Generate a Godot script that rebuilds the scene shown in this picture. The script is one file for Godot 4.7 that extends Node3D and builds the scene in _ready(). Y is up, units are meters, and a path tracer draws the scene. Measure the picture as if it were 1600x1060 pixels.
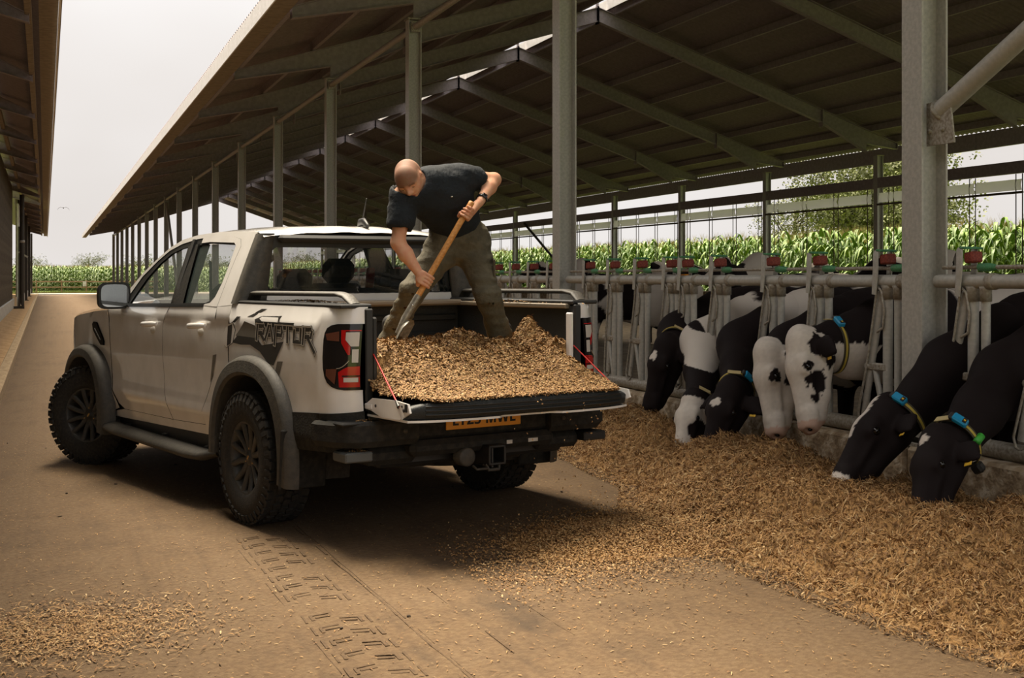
extends Node3D
# A farm alley between two open cattle barns: a pickup with feed on its bed, a man shovelling, cows at the feed fence.
# World: -Z runs along the barn, +X across the alley towards the cows, Y up, metres.

const EYE := 1.567          # camera height
const PSI := 0.349975       # camera turned to the right of the barn's long axis
const FOCAL := 2000.0       # focal length in pixels of a 1600 px wide frame
const GSLOPE := 0.03        # the alley floor falls to the left
const POST_X := 5.25        # centre of the near row of posts
const POST_Z := -6.74
const BAY := 6.0

var M := {}
var rng := RandomNumberGenerator.new()

# ---------------------------------------------------------------- mesh builder
class MB:
	var st := SurfaceTool.new()
	var count := 0
	func _init() -> void:
		st.begin(Mesh.PRIMITIVE_TRIANGLES)
		st.set_smooth_group(-1)
	func smooth(g: int) -> MB:
		st.set_smooth_group(g)
		return self
	func tri(a: Vector3, b: Vector3, c: Vector3) -> void:
		st.add_vertex(a); st.add_vertex(c); st.add_vertex(b)
		count += 1
	func quad(a: Vector3, b: Vector3, c: Vector3, d: Vector3) -> void:
		tri(a, b, c); tri(a, c, d)
	func col(c: Color) -> MB:
		st.set_color(c)
		return self
	# box by centre, size and basis, with chamfered edges when bev > 0
	func box(c: Vector3, s: Vector3, b := Basis.IDENTITY, bev := 0.0) -> MB:
		var h := s * 0.5
		if bev <= 0.0:
			var v := []
			for i in 8:
				v.append(c + b * Vector3(h.x if i & 1 else -h.x, h.y if i & 2 else -h.y, h.z if i & 4 else -h.z))
			quad(v[0], v[2], v[3], v[1]); quad(v[4], v[5], v[7], v[6])
			quad(v[0], v[4], v[6], v[2]); quad(v[1], v[3], v[7], v[5])
			quad(v[0], v[1], v[5], v[4]); quad(v[2], v[6], v[7], v[3])
			return self
		bev = minf(bev, minf(h.x, minf(h.y, h.z)) * 0.98)
		for ax in 3:
			for sg: float in [-1.0, 1.0]:
				var u: int = (ax + 1) % 3
				var w: int = (ax + 2) % 3
				var q := []
				for k in [[-1, -1], [1, -1], [1, 1], [-1, 1]]:
					var p := Vector3.ZERO
					p[ax] = sg * h[ax]
					p[u] = k[0] * (h[u] - bev)
					p[w] = k[1] * (h[w] - bev)
					q.append(c + b * p)
				if sg > 0: quad(q[0], q[1], q[2], q[3])
				else: quad(q[0], q[3], q[2], q[1])
				# edges between face ax(sg) and face u(+-)
				for su: float in [-1.0, 1.0]:
					var e := []
					for k in [[0, -1], [0, 1], [1, 1], [1, -1]]:
						var p := Vector3.ZERO
						p[ax] = sg * (h[ax] if k[0] == 0 else h[ax] - bev)
						p[u] = su * (h[u] - bev if k[0] == 0 else h[u])
						p[w] = k[1] * (h[w] - bev)
						e.append(c + b * p)
					if sg * su > 0: quad(e[0], e[3], e[2], e[1])
					else: quad(e[0], e[1], e[2], e[3])
		for i in 8:
			var sx := 1.0 if i & 1 else -1.0
			var sy := 1.0 if i & 2 else -1.0
			var sz := 1.0 if i & 4 else -1.0
			var a := c + b * Vector3(sx * h.x, sy * (h.y - bev), sz * (h.z - bev))
			var d := c + b * Vector3(sx * (h.x - bev), sy * h.y, sz * (h.z - bev))
			var e2 := c + b * Vector3(sx * (h.x - bev), sy * (h.y - bev), sz * h.z)
			if sx * sy * sz > 0: tri(a, d, e2)
			else: tri(a, e2, d)
		return self
	# bar of rectangular section between two points; up gives the direction of hgt
	func bar(a: Vector3, b: Vector3, wid: float, hgt: float, up := Vector3.UP, bev := 0.0) -> MB:
		var d := (b - a)
		var l := d.length()
		d /= l
		var s := up.cross(d)
		if s.length() < 0.01: s = Vector3.RIGHT.cross(d)
		s = s.normalized()
		var u := d.cross(s)
		return box((a + b) * 0.5, Vector3(wid, hgt, l), Basis(s, u, d), bev)
	# loft through rings of equal size
	func loft(rings: Array, closed := true, caps := true, grp := 1) -> MB:
		var n: int = rings[0].size()
		st.set_smooth_group(grp)
		for i in rings.size() - 1:
			for k in (n if closed else n - 1):
				var k2 := (k + 1) % n
				quad(rings[i][k], rings[i][k2], rings[i + 1][k2], rings[i + 1][k])
		st.set_smooth_group(-1)
		if caps and closed:
			for e in [0, rings.size() - 1]:
				var mid := Vector3.ZERO
				for p in rings[e]: mid += p
				mid /= n
				for k in n:
					if e == 0: tri(mid, rings[e][(k + 1) % n], rings[e][k])
					else: tri(mid, rings[e][k], rings[e][(k + 1) % n])
		return self
	# round tube along points; r a number or an array
	func tube(pts: Array, r, seg := 10, caps := true, squash := Vector2.ONE, side := Vector3.ZERO) -> MB:
		var rings := []
		var prev := Vector3.ZERO
		for i in pts.size():
			var d: Vector3 = pts[mini(i + 1, pts.size() - 1)] - pts[maxi(i - 1, 0)]
			d = d.normalized()
			var s := prev
			if i == 0:
				s = side if side != Vector3.ZERO else (Vector3.UP if absf(d.y) < 0.9 else Vector3.RIGHT)
			s = (s - d * s.dot(d)).normalized()
			prev = s
			var u := d.cross(s)
			var rr: float = r[i] if r is Array else r
			var ring := []
			for k in seg:
				var t := TAU * k / seg
				ring.append(pts[i] + s * (cos(t) * rr * squash.x) + u * (sin(t) * rr * squash.y))
			rings.append(ring)
		return loft(rings, true, caps)
	# turned profile: pairs (along, radius) round axis d from origin o
	func lathe(o: Vector3, d: Vector3, prof: Array, seg := 24, grp := 1) -> MB:
		d = d.normalized()
		var s := (Vector3.UP if absf(d.y) < 0.9 else Vector3.RIGHT)
		s = (s - d * s.dot(d)).normalized()
		var u := d.cross(s)
		var rings := []
		for p in prof:
			var ring := []
			for k in seg:
				var t := TAU * k / seg
				ring.append(o + d * p[0] + (s * cos(t) + u * sin(t)) * p[1])
			rings.append(ring)
		return loft(rings, true, false, grp)
	func ball(c: Vector3, r: Vector3, seg := 12, b := Basis.IDENTITY, grp := 1) -> MB:
		st.set_smooth_group(grp)
		var rows := maxi(4, seg / 2)
		for i in rows:
			for k in seg:
				var q := []
				for e in [[i, k], [i, k + 1], [i + 1, k + 1], [i + 1, k]]:
					var a: float = PI * e[0] / rows
					var t: float = TAU * (e[1] % seg) / seg
					q.append(c + b * (Vector3(sin(a) * cos(t), cos(a), sin(a) * sin(t)) * r))
				if i > 0: tri(q[0], q[1], q[2])
				if i < rows - 1: tri(q[0], q[2], q[3])
		st.set_smooth_group(-1)
		return self
	# flat polygon (x,y) pushed along z of the transform
	func slab(poly: PackedVector2Array, t: Transform3D, depth: float) -> MB:
		if not Geometry2D.is_polygon_clockwise(poly):
			pass
		else:
			poly = poly.duplicate(); poly.reverse()
		var ix := Geometry2D.triangulate_polygon(poly)
		for i in range(0, ix.size(), 3):
			var a := poly[ix[i]]; var b := poly[ix[i + 1]]; var c := poly[ix[i + 2]]
			if (b - a).cross(c - a) < 0:
				var q := b; b = c; c = q
			tri(t * Vector3(a.x, a.y, depth), t * Vector3(b.x, b.y, depth), t * Vector3(c.x, c.y, depth))
			tri(t * Vector3(a.x, a.y, 0), t * Vector3(c.x, c.y, 0), t * Vector3(b.x, b.y, 0))
		for i in poly.size():
			var a := poly[i]; var b := poly[(i + 1) % poly.size()]
			quad(t * Vector3(a.x, a.y, 0), t * Vector3(b.x, b.y, 0), t * Vector3(b.x, b.y, depth), t * Vector3(a.x, a.y, depth))
		return self
	func mesh(normals := true) -> ArrayMesh:
		if normals: st.generate_normals()
		st.index()
		return st.commit()

func put(mb: MB, called: String, m: Material, parent: Node3D = null) -> MeshInstance3D:
	var o := MeshInstance3D.new()
	o.name = called
	o.mesh = mb.mesh()
	o.material_override = m
	o.cast_shadow = GeometryInstance3D.SHADOW_CASTING_SETTING_ON
	(parent if parent else self).add_child(o, true)
	return o

func putm(mesh: Mesh, called: String, m: Material, parent: Node3D, t := Transform3D.IDENTITY) -> MeshInstance3D:
	var o := MeshInstance3D.new()
	o.name = called
	o.mesh = mesh
	o.material_override = m
	o.transform = t
	(parent if parent else self).add_child(o, true)
	return o

var taken := {}
func numbered(called: String) -> String:
	if not taken.has(called):
		taken[called] = 0
		return called
	taken[called] += 1
	return "%s_%03d" % [called, taken[called]]

func thing(called: String, label: String, category: String, at := Vector3.ZERO, group := "") -> Node3D:
	var o := Node3D.new()
	o.name = numbered(called)
	o.position = at
	add_child(o)
	tag(o, label, category, group)
	return o

func tag(o: Node, label: String, category := "", group := "", kind := "") -> Node:
	if label: o.set_meta("label", label)
	if category: o.set_meta("category", category)
	if group: o.set_meta("group", group)
	if kind: o.set_meta("kind", kind)
	return o

func structure(called: String, at := Vector3.ZERO) -> Node3D:
	var o := Node3D.new()
	o.name = numbered(called)
	o.position = at
	o.set_meta("kind", "structure")
	add_child(o)
	return o

func v2(a: Array) -> PackedVector2Array:
	var p := PackedVector2Array()
	for i in range(0, a.size(), 2): p.append(Vector2(a[i], a[i + 1]))
	return p

# curved sheet: the part of the (u,v) plane inside poly and outside the holes, laid on the surface at(u,v); lip > 0 turns its edges inwards
func sheet(mb: MB, poly: PackedVector2Array, at: Callable, cell := 0.07, holes := [], lip := 0.0, inward := Vector3.ZERO) -> void:
	var lo := poly[0]
	var hi := poly[0]
	for p in poly:
		lo = lo.min(p); hi = hi.max(p)
	var e := 0.002
	mb.smooth(-1)
	var nx := int(ceil((hi.x - lo.x) / cell))
	var ny := int(ceil((hi.y - lo.y) / cell))
	for i in nx:
		for j in ny:
			var a := lo + Vector2(i, j) * cell
			var b := a + Vector2(cell, cell)
			var parts: Array = Geometry2D.intersect_polygons(poly, PackedVector2Array([a, Vector2(b.x, a.y), b, Vector2(a.x, b.y)]))
			for hole in holes:
				var next := []
				for q in parts: next.append_array(Geometry2D.clip_polygons(q, hole))
				parts = next
			for q: PackedVector2Array in parts:
				if q.size() < 3: continue
				var ix := Geometry2D.triangulate_polygon(q)
				for k in range(0, ix.size(), 3):
					var p: Array = []
					var nn: Array = []
					for m in 3:
						var c := q[ix[k + m]]
						var w: Vector3 = at.call(c.x, c.y)
						var du: Vector3 = at.call(c.x + e, c.y) - at.call(c.x - e, c.y)
						var dv: Vector3 = at.call(c.x, c.y + e) - at.call(c.x, c.y - e)
						p.append(w)
						nn.append(du.cross(dv).normalized())
					var g: Vector3 = (p[1] - p[0]).cross(p[2] - p[0])
					var ord := [0, 2, 1] if g.dot(nn[0]) > 0 else [0, 1, 2]
					for m in ord:
						mb.st.set_normal(nn[m])
						mb.st.add_vertex(p[m])
	if lip > 0.0:
		for line in [poly] + holes:
			var n: int = line.size()
			for k in n:
				var c0: Vector2 = line[k]
				var c1: Vector2 = line[(k + 1) % n]
				var steps := maxi(1, int((c1 - c0).length() / cell))
				for s in steps:
					var q0 := c0.lerp(c1, float(s) / steps)
					var q1 := c0.lerp(c1, float(s + 1) / steps)
					var a: Vector3 = at.call(q0.x, q0.y)
					var b: Vector3 = at.call(q1.x, q1.y)
					var nrm := (b - a).cross(inward).normalized()
					for w: Vector3 in [a, b, b + inward * lip, a, b + inward * lip, a + inward * lip]:
						mb.st.set_normal(nrm)
						mb.st.add_vertex(w)

# commit without recomputing normals (for sheets)
func put_sheet(mb: MB, called: String, m: Material, parent: Node3D) -> MeshInstance3D:
	var o := MeshInstance3D.new()
	o.name = called
	mb.st.index()
	o.mesh = mb.st.commit()
	o.material_override = m
	parent.add_child(o, true)
	return o

# ---------------------------------------------------------------- materials
func std(c: Color, rough := 0.8, metal := 0.0) -> StandardMaterial3D:
	var m := StandardMaterial3D.new()
	m.albedo_color = c
	m.roughness = rough
	m.metallic = metal
	m.metallic_specular = 0.5
	return m

func fnl(freq: float, oct := 4, seed_ := 1, kind := FastNoiseLite.TYPE_SIMPLEX_SMOOTH) -> FastNoiseLite:
	var n := FastNoiseLite.new()
	n.noise_type = kind
	n.seed = seed_
	n.frequency = freq
	n.fractal_octaves = oct
	return n

func noise_tex(freq: float, cols: Array, offs: Array, size := 512, oct := 5, seed_ := 1, normal := false, bump := 4.0) -> NoiseTexture2D:
	var t := NoiseTexture2D.new()
	t.width = size
	t.height = size
	t.seamless = true
	t.noise = fnl(freq, oct, seed_)
	if normal:
		t.as_normal_map = true
		t.bump_strength = bump
	else:
		var g := Gradient.new()
		g.offsets = PackedFloat32Array(offs)
		g.colors = PackedColorArray(cols)
		t.color_ramp = g
	return t

# surface with mottled colour and fine relief, mapped on the world's own axes
func mottled(c1: Color, c2: Color, c3: Color, rough: float, scale: float, freq := 0.02, seed_ := 1, bump := 3.0, metal := 0.0, world := true) -> StandardMaterial3D:
	var m := std(Color.WHITE, rough, metal)
	m.albedo_texture = noise_tex(freq, [c1, c2, c3], [0.25, 0.5, 0.78], 512, 5, seed_)
	m.uv1_triplanar = true
	m.uv1_world_triplanar = world
	m.uv1_scale = Vector3.ONE * scale
	if bump > 0:
		m.normal_enabled = true
		m.normal_texture = noise_tex(freq * 3.0, [], [], 512, 5, seed_ + 7, true, bump)
	return m

func rgb(r: float, g: float, b: float) -> Color:
	return Color(r / 255.0, g / 255.0, b / 255.0)

func materials() -> void:
	M.galv = mottled(rgb(168, 166, 158), rgb(176, 174, 166), rgb(184, 181, 173), 0.5, 1.6, 0.03, 3, 0.6, 0.15)
	M.galv_old = mottled(rgb(132, 122, 106), rgb(154, 147, 134), rgb(170, 165, 154), 0.55, 2.2, 0.03, 5, 1.0, 0.15)
	M.rafter = mottled(rgb(142, 132, 134), rgb(149, 139, 141), rgb(156, 146, 148), 0.7, 0.7, 0.02, 6, 1.0, 0.1)
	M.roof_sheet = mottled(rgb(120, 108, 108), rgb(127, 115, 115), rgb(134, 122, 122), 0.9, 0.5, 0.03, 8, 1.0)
	M.fascia = mottled(rgb(226, 222, 213), rgb(232, 228, 220), rgb(237, 233, 226), 0.6, 0.4, 0.02, 9, 0.5)
	M.gutter = mottled(rgb(120, 104, 80), rgb(132, 116, 92), rgb(140, 124, 100), 0.7, 0.5, 0.02, 10, 0.6)
	M.concrete_wall = mottled(rgb(136, 116, 90), rgb(162, 142, 114), rgb(196, 182, 160), 0.9, 0.8, 0.018, 11, 3.0)
	M.kerb = mottled(rgb(142, 118, 86), rgb(162, 138, 104), rgb(176, 154, 120), 0.92, 0.6, 0.02, 12, 3.0)
	M.path = mottled(rgb(150, 116, 74), rgb(170, 136, 92), rgb(184, 150, 106), 0.95, 0.35, 0.02, 13, 3.0)
	M.barn_floor = mottled(rgb(94, 82, 64), rgb(112, 98, 78), rgb(126, 112, 90), 0.85, 0.3, 0.02, 14, 3.0)
	M.cladding = mottled(rgb(84, 74, 62), rgb(98, 88, 74), rgb(110, 100, 84), 0.7, 0.3, 0.02, 15, 0.6)
	M.pale_panel = mottled(rgb(170, 166, 156), rgb(184, 180, 170), rgb(194, 190, 180), 0.6, 0.3, 0.02, 16, 0.5)
	M.dark_steel = std(rgb(60, 54, 46), 0.6, 0.2)
	M.wood_rail = mottled(rgb(118, 92, 66), rgb(136, 110, 82), rgb(150, 124, 96), 0.9, 0.6, 0.03, 17, 1.0)
	M.curtain = std(rgb(196, 190, 176), 0.7)
	M.curtain.backlight_enabled = true
	M.curtain.backlight = rgb(225, 220, 208)
	M.rope = std(rgb(92, 80, 66), 0.8)
	# truck
	M.paint = mottled(rgb(230, 227, 222), rgb(235, 232, 228), rgb(239, 236, 232), 0.22, 0.8, 0.01, 21, 0.0, 0.0, false)
	M.paint.clearcoat_enabled = true
	M.paint.clearcoat = 1.0
	M.paint.clearcoat_roughness = 0.04
	M.black_trim = std(rgb(38, 38, 37), 0.5)
	M.black_plastic = mottled(rgb(40, 39, 37), rgb(47, 46, 43), rgb(56, 53, 47), 0.8, 1.2, 0.03, 22, 1.2, 0.0, false)
	M.black_plastic.metallic_specular = 0.3
	M.flare = mottled(rgb(58, 55, 50), rgb(66, 63, 57), rgb(76, 71, 62), 0.6, 1.2, 0.03, 23, 1.0, 0.0, false)
	M.bedliner = mottled(rgb(24, 28, 28), rgb(30, 34, 34), rgb(36, 40, 39), 0.6, 2.5, 0.05, 24, 3.0, 0.0, false)
	M.tyre = mottled(rgb(30, 29, 27), rgb(36, 35, 32), rgb(52, 47, 39), 0.85, 2.0, 0.03, 25, 1.5, 0.0, false)
	M.rim = mottled(rgb(50, 49, 47), rgb(57, 56, 53), rgb(66, 63, 58), 0.5, 2.0, 0.03, 26, 0.6, 0.0, false)
	M.step_grey = std(rgb(84, 86, 84), 0.6)
	M.underbody = mottled(rgb(46, 43, 39), rgb(54, 50, 45), rgb(66, 60, 52), 0.85, 1.5, 0.03, 28, 1.5, 0.0, false)
	M.chrome = std(rgb(214, 214, 210), 0.18, 0.9)
	M.gold = std(rgb(190, 150, 84), 0.4, 0.6)
	M.glass = std(Color(0.55, 0.62, 0.6, 0.16), 0.03)
	M.glass.transparency = BaseMaterial3D.TRANSPARENCY_ALPHA
	M.tint = std(Color(0.10, 0.13, 0.13, 0.42), 0.03)
	M.tint.transparency = BaseMaterial3D.TRANSPARENCY_ALPHA
	M.mirror = std(rgb(220, 222, 220), 0.02, 1.0)
	M.decal_dark = std(rgb(52, 50, 47), 0.45)
	M.decal_grey = std(rgb(112, 108, 100), 0.45)
	M.decal_light = std(rgb(206, 202, 194), 0.4)
	M.lens_red = std(rgb(176, 22, 20), 0.15)
	M.lens_dark = std(rgb(30, 26, 25), 0.1)
	M.lens_amber = std(rgb(104, 62, 46), 0.2)
	M.lens_white = std(rgb(196, 190, 182), 0.25)
	M.seat = mottled(rgb(34, 33, 32), rgb(40, 39, 38), rgb(46, 45, 44), 0.85, 2.0, 0.03, 27, 1.0, 0.0, false)
	M.seat_red = std(rgb(130, 34, 26), 0.7)
	M.plate = std(rgb(222, 150, 38), 0.4)
	M.ink = std(rgb(22, 20, 18), 0.6)
	M.red_cable = std(rgb(196, 34, 28), 0.5)
	M.alu = std(rgb(150, 138, 120), 0.4, 0.5)
	# fence hardware
	M.red_box = mottled(rgb(104, 40, 30), rgb(126, 50, 38), rgb(140, 64, 48), 0.7, 3.0, 0.04, 31, 0.8)
	M.green_tab = mottled(rgb(52, 120, 78), rgb(62, 136, 90), rgb(110, 140, 104), 0.6, 4.0, 0.04, 32, 0.6)
	M.orange_tag = std(rgb(216, 140, 30), 0.6)
	# living things
	M.hide = std(Color.WHITE, 0.72)
	M.hide.vertex_color_use_as_albedo = true
	M.hide.normal_enabled = true
	M.hide.normal_texture = noise_tex(0.09, [], [], 512, 4, 41, true, 1.6)
	M.hide.uv1_triplanar = true
	M.hide.uv1_scale = Vector3(5, 5, 5)
	M.hide.metallic_specular = 0.25
	M.eye = std(rgb(14, 11, 10), 0.06)
	M.ear_tag = std(rgb(222, 178, 42), 0.5)
	M.collar = std(rgb(66, 60, 44), 0.7)
	M.collar_yellow = std(rgb(186, 164, 66), 0.7)
	M.collar_pale = std(rgb(188, 170, 120), 0.7)
	M.tag_blue = std(rgb(24, 140, 186), 0.45)
	M.tag_green = std(rgb(62, 168, 58), 0.45)
	M.weight = std(rgb(44, 42, 38), 0.6)
	M.skin = std(Color.WHITE, 0.72)
	M.skin.vertex_color_use_as_albedo = true
	M.skin.subsurf_scatter_enabled = true
	M.skin.subsurf_scatter_strength = 0.12
	M.shirt = mottled(rgb(13, 20, 26), rgb(16, 24, 31), rgb(20, 29, 36), 0.9, 2.4, 0.008, 51, 5.0, 0.0, false)
	M.trousers = mottled(rgb(72, 67, 51), rgb(82, 76, 59), rgb(92, 86, 68), 0.85, 2.4, 0.009, 52, 6.0, 0.0, false)
	M.boot = std(rgb(30, 28, 26), 0.7)
	M.watch = std(rgb(18, 18, 20), 0.25)
	M.shaft_wood = mottled(rgb(176, 118, 56), rgb(196, 138, 72), rgb(210, 154, 88), 0.55, 3.0, 0.03, 53, 0.5, 0.0, false)
	M.blade = mottled(rgb(120, 116, 106), rgb(146, 142, 132), rgb(166, 162, 152), 0.42, 2.0, 0.03, 54, 1.0, 0.6, false)
	# feed and plants: colour comes with each copy
	M.chip = std(Color.WHITE, 0.8)
	M.chip.vertex_color_use_as_albedo = true
	M.heap = mottled(rgb(118, 86, 48), rgb(146, 110, 64), rgb(170, 132, 82), 0.95, 1.6, 0.05, 61, 6.0)
	M.maize = std(Color.WHITE, 0.55)
	M.maize.vertex_color_use_as_albedo = true
	M.maize.backlight_enabled = true
	M.maize.backlight = rgb(48, 64, 16)
	M.leaf = std(Color.WHITE, 0.7)
	M.leaf.vertex_color_use_as_albedo = true
	M.leaf.backlight_enabled = true
	M.leaf.backlight = rgb(50, 60, 20)
	M.bark = mottled(rgb(70, 60, 48), rgb(86, 74, 60), rgb(98, 86, 70), 0.9, 1.0, 0.03, 63, 3.0)
	M.grass = std(Color.WHITE, 0.85)
	M.grass.vertex_color_use_as_albedo = true
	M.field = mottled(rgb(96, 110, 48), rgb(116, 130, 58), rgb(136, 146, 74), 0.95, 0.2, 0.03, 64, 3.0)

# ---------------------------------------------------------------- scene
func _ready() -> void:
	rng.seed = 20
	var cam := Camera3D.new()
	cam.name = "camera"
	cam.projection = Camera3D.PROJECTION_FRUSTUM
	cam.near = 0.05
	cam.far = 900.0
	cam.size = 1060.0 / FOCAL * cam.near
	cam.frustum_offset = Vector2(0, -97.0 / FOCAL * cam.near)
	cam.position = Vector3(0, EYE, 0)
	cam.rotation.y = -PSI
	add_child(cam)
	cam.current = true

	var env := Environment.new()
	env.background_mode = Environment.BG_SKY
	var sky := Sky.new()
	var pano := PanoramaSkyMaterial.new()
	pano.panorama = sky_image()
	sky.sky_material = pano
	env.sky = sky
	env.background_energy_multiplier = 1.0
	env.tonemap_mode = Environment.TONE_MAPPER_LINEAR
	env.tonemap_exposure = 1.6
	env.sdfgi_enabled = true
	env.ssao_enabled = true
	env.ssil_enabled = true
	var we := WorldEnvironment.new()
	we.name = "world_environment"
	we.environment = env
	add_child(we)

	# the sun behind high thin cloud: a wide, soft patch of light
	var sun := DirectionalLight3D.new()
	sun.name = "sun"
	sun.light_color = Color(1.0, 0.94, 0.84)
	sun.light_energy = 2.6
	sun.light_angular_distance = 32.0
	sun.shadow_enabled = true
	sun.rotation_degrees = Vector3(-67, 186, 0)
	add_child(sun)

	materials()
	ground()
	barn()
	left_barn()
	feed_fence()
	truck()
	feed_heaps()
	man()
	cows()
	fields()
	litter()

# overcast sky with soft thin clouds, a little brighter towards the zenith all round
func sky_image() -> ImageTexture:
	var w := 1024
	var h := 512
	var n := fnl(1.6, 5, 5)
	var n2 := fnl(0.7, 3, 9)
	var img := Image.create(w, h, false, Image.FORMAT_RGBF)
	for j in h:
		var el := (0.5 - (j + 0.5) / h) * PI
		for i in w:
			var az := TAU * (i + 0.5) / w
			var d := Vector3(cos(el) * cos(az), sin(el), cos(el) * sin(az))
			var p := Vector3(d.x, d.y * 2.2, d.z)
			var c := clampf(0.5 + 0.9 * n.get_noise_3dv(p) + 0.4 * n2.get_noise_3dv(p), 0.0, 1.0)
			var v := 0.52 + 0.10 * (c - 0.5)
			v *= 1.0 + 2.2 * d.y * maxf(0.0, d.y)
			var warm := (0.5 - c) * 0.05
			img.set_pixel(i, j, Color(v * (1.025 + warm * 0.3), v * (0.98 - warm * 0.4), v * (0.95 - warm)))
	return ImageTexture.create_from_image(img)

func gy(x: float) -> float:
	return GSLOPE * x

# ---------------------------------------------------------------- alley floor
func ground() -> void:
	M.floor = mottled(rgb(87, 67, 44), rgb(94, 74, 50), rgb(101, 81, 56), 0.95, 1.3, 0.035, 71, 2.0)
	M.floor.vertex_color_use_as_albedo = true
	var fl := structure("floor")
	tag(fl, "brown dusty concrete floor of the feed alley", "", "", "structure")
	var big := fnl(0.55, 4, 4)
	var mid := fnl(2.4, 4, 6)
	var fine := fnl(9.0, 3, 8)
	var streak := fnl(1.0, 4, 10)
	var mb := MB.new()
	# rows of depth: fine near the camera, coarse far off
	var zs := []
	var z := 4.0
	while z > -2.4:
		zs.append(z); z -= 0.4
	while z > -13.0:
		zs.append(z); z -= 0.03
	while z > -30.0:
		zs.append(z); z -= 0.25
	while z > -117.0:
		zs.append(z); z -= 2.0
	zs.append(-117.0)
	var nx := 190
	var x0 := -0.52
	var x1 := 5.08
	# wheel track: a line of tread marks that runs from under the rear wheel towards the camera
	var ta := Vector2(1.19, -7.9)
	var tb := Vector2(1.27, -3.5)
	var td := (tb - ta).normalized()
	var tn := Vector2(-td.y, td.x)
	var prev := []
	mb.smooth(1)
	for zi in zs.size():
		var row := []
		var near: bool = zs[zi] < -2.0 and zs[zi] > -13.2
		for i in nx + 1:
			var p := Vector2(lerpf(x0, x1, float(i) / nx), zs[zi])
			var y := gy(p.x)
			var tone := 1.0 + 0.22 * big.get_noise_2dv(p) + 0.20 * mid.get_noise_2dv(p) + 0.14 * fine.get_noise_2dv(p)
			var rel := p - ta
			var al := rel.dot(td)
			var ac := rel.dot(tn)
			# drag marks along the drive
			tone += 0.17 * streak.get_noise_2d(ac * 9.0, al * 0.4)
			if near:
				y += 0.0025 * fine.get_noise_2dv(p) + 0.002 * mid.get_noise_2dv(p)
				var fade := clampf((al + 0.2) / 0.8, 0.0, 1.0)
				# narrow grooves either side of the track
				for g in [-0.95, -0.72, -0.52, -0.36, -0.235, -0.20, 0.24, 0.42, 0.7]:
					var k := absf(ac - g - 0.02 * sin(al * 1.3 + g * 9.0))
					if k < 0.022:
						tone -= 0.16 * fade * (1.0 - k / 0.022)
						y -= 0.003 * fade * (1.0 - k / 0.022)
				# a damp patch and scuffs
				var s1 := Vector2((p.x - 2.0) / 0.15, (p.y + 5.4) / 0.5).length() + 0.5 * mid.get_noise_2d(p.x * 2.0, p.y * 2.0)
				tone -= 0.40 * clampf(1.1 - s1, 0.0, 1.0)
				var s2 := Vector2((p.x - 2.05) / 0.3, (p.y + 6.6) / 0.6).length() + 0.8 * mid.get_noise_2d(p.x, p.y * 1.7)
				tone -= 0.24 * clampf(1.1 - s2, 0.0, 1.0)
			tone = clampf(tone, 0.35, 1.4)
			var wt := 0.5 + 0.5 * big.get_noise_2d(p.x * 1.7 + 20.0, p.y * 1.7)
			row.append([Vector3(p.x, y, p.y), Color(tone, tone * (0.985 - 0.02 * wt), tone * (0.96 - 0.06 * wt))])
		if zi > 0:
			for i in nx:
				var q := [prev[i], prev[i + 1], row[i + 1], row[i]]
				for m in [0, 2, 1, 0, 3, 2]:
					mb.st.set_color(q[m][1])
					mb.st.add_vertex(q[m][0])
		prev = row
	# front faces must look up
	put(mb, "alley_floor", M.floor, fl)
	# kerb and raised walk along the left barn
	var kb := structure("kerb_strip")
	var seg := 3.0
	var zz := 3.0
	var n := 0
	while zz > -116.0:
		var l := 3.0
		var b := MB.new()
		b.box(Vector3(-0.60, 0.03, zz - l / 2), Vector3(0.16, 0.22, l - 0.012), Basis.IDENTITY, 0.02)
		put(b, "kerb_stone", M.kerb, kb)
		zz -= l
	var wk := structure("path")
	var b2 := MB.new()
	b2.box(Vector3(-1.7, -0.01, -56), Vector3(2.06, 0.26, 120))
	put(b2, "walkway", M.path, wk)
	# low concrete wall the cows reach over
	var wall := structure("wall_feed")
	for k in range(-1, 18):
		var zc := POST_Z + 3.0 - BAY * k
		var b := MB.new()
		b.box(Vector3(5.2, 0.2, zc), Vector3(0.2, 0.6, BAY - 0.015), Basis.IDENTITY, 0.02)
		put(b, "wall_segment", M.concrete_wall, wall)
	# floor inside the barn
	var bf := structure("floor")
	var b3 := MB.new()
	b3.box(Vector3(14.0, -0.05, -54), Vector3(17.4, 0.5, 126))
	put(b3, "barn_floor", M.barn_floor, bf)
	# end of the alley: concrete sill, then meadow
	var es := structure("trim_1")
	var b4 := MB.new()
	b4.box(Vector3(2.3, 0.02, -117.4), Vector3(8.0, 0.24, 0.8), Basis.IDENTITY, 0.03)
	put(b4, "end_sill", M.fascia, es)

# ---------------------------------------------------------------- barn
func drop(z: float) -> float:
	return 0.005 * (z + 31.0)

func rafter_y(x: float, z: float) -> float:
	return 8.26 - (0.31 * (13.6 - x) if x < 13.6 else 0.345 * (x - 13.6)) + drop(z)

func ibeam(mb: MB, a: Vector3, b: Vector3, depth: float, wid: float, up: Vector3, d2 := -1.0) -> void:
	# a,b run along the lower flange; web depth may change from a to b
	if d2 < 0: d2 = depth
	var d := (b - a).normalized()
	var s := up.cross(d).normalized()
	var u := d.cross(s)
	var t := 0.014
	var a2 := a + Vector3.UP * depth
	var b2 := b + Vector3.UP * d2
	mb.bar(a, b, wid, t, u)
	mb.bar(a2, b2, wid, t, u)
	var h := s * 0.005
	mb.quad(a - h, b - h, b2 - h, a2 - h)
	mb.quad(a + h, a2 + h, b2 + h, b + h)

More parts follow.
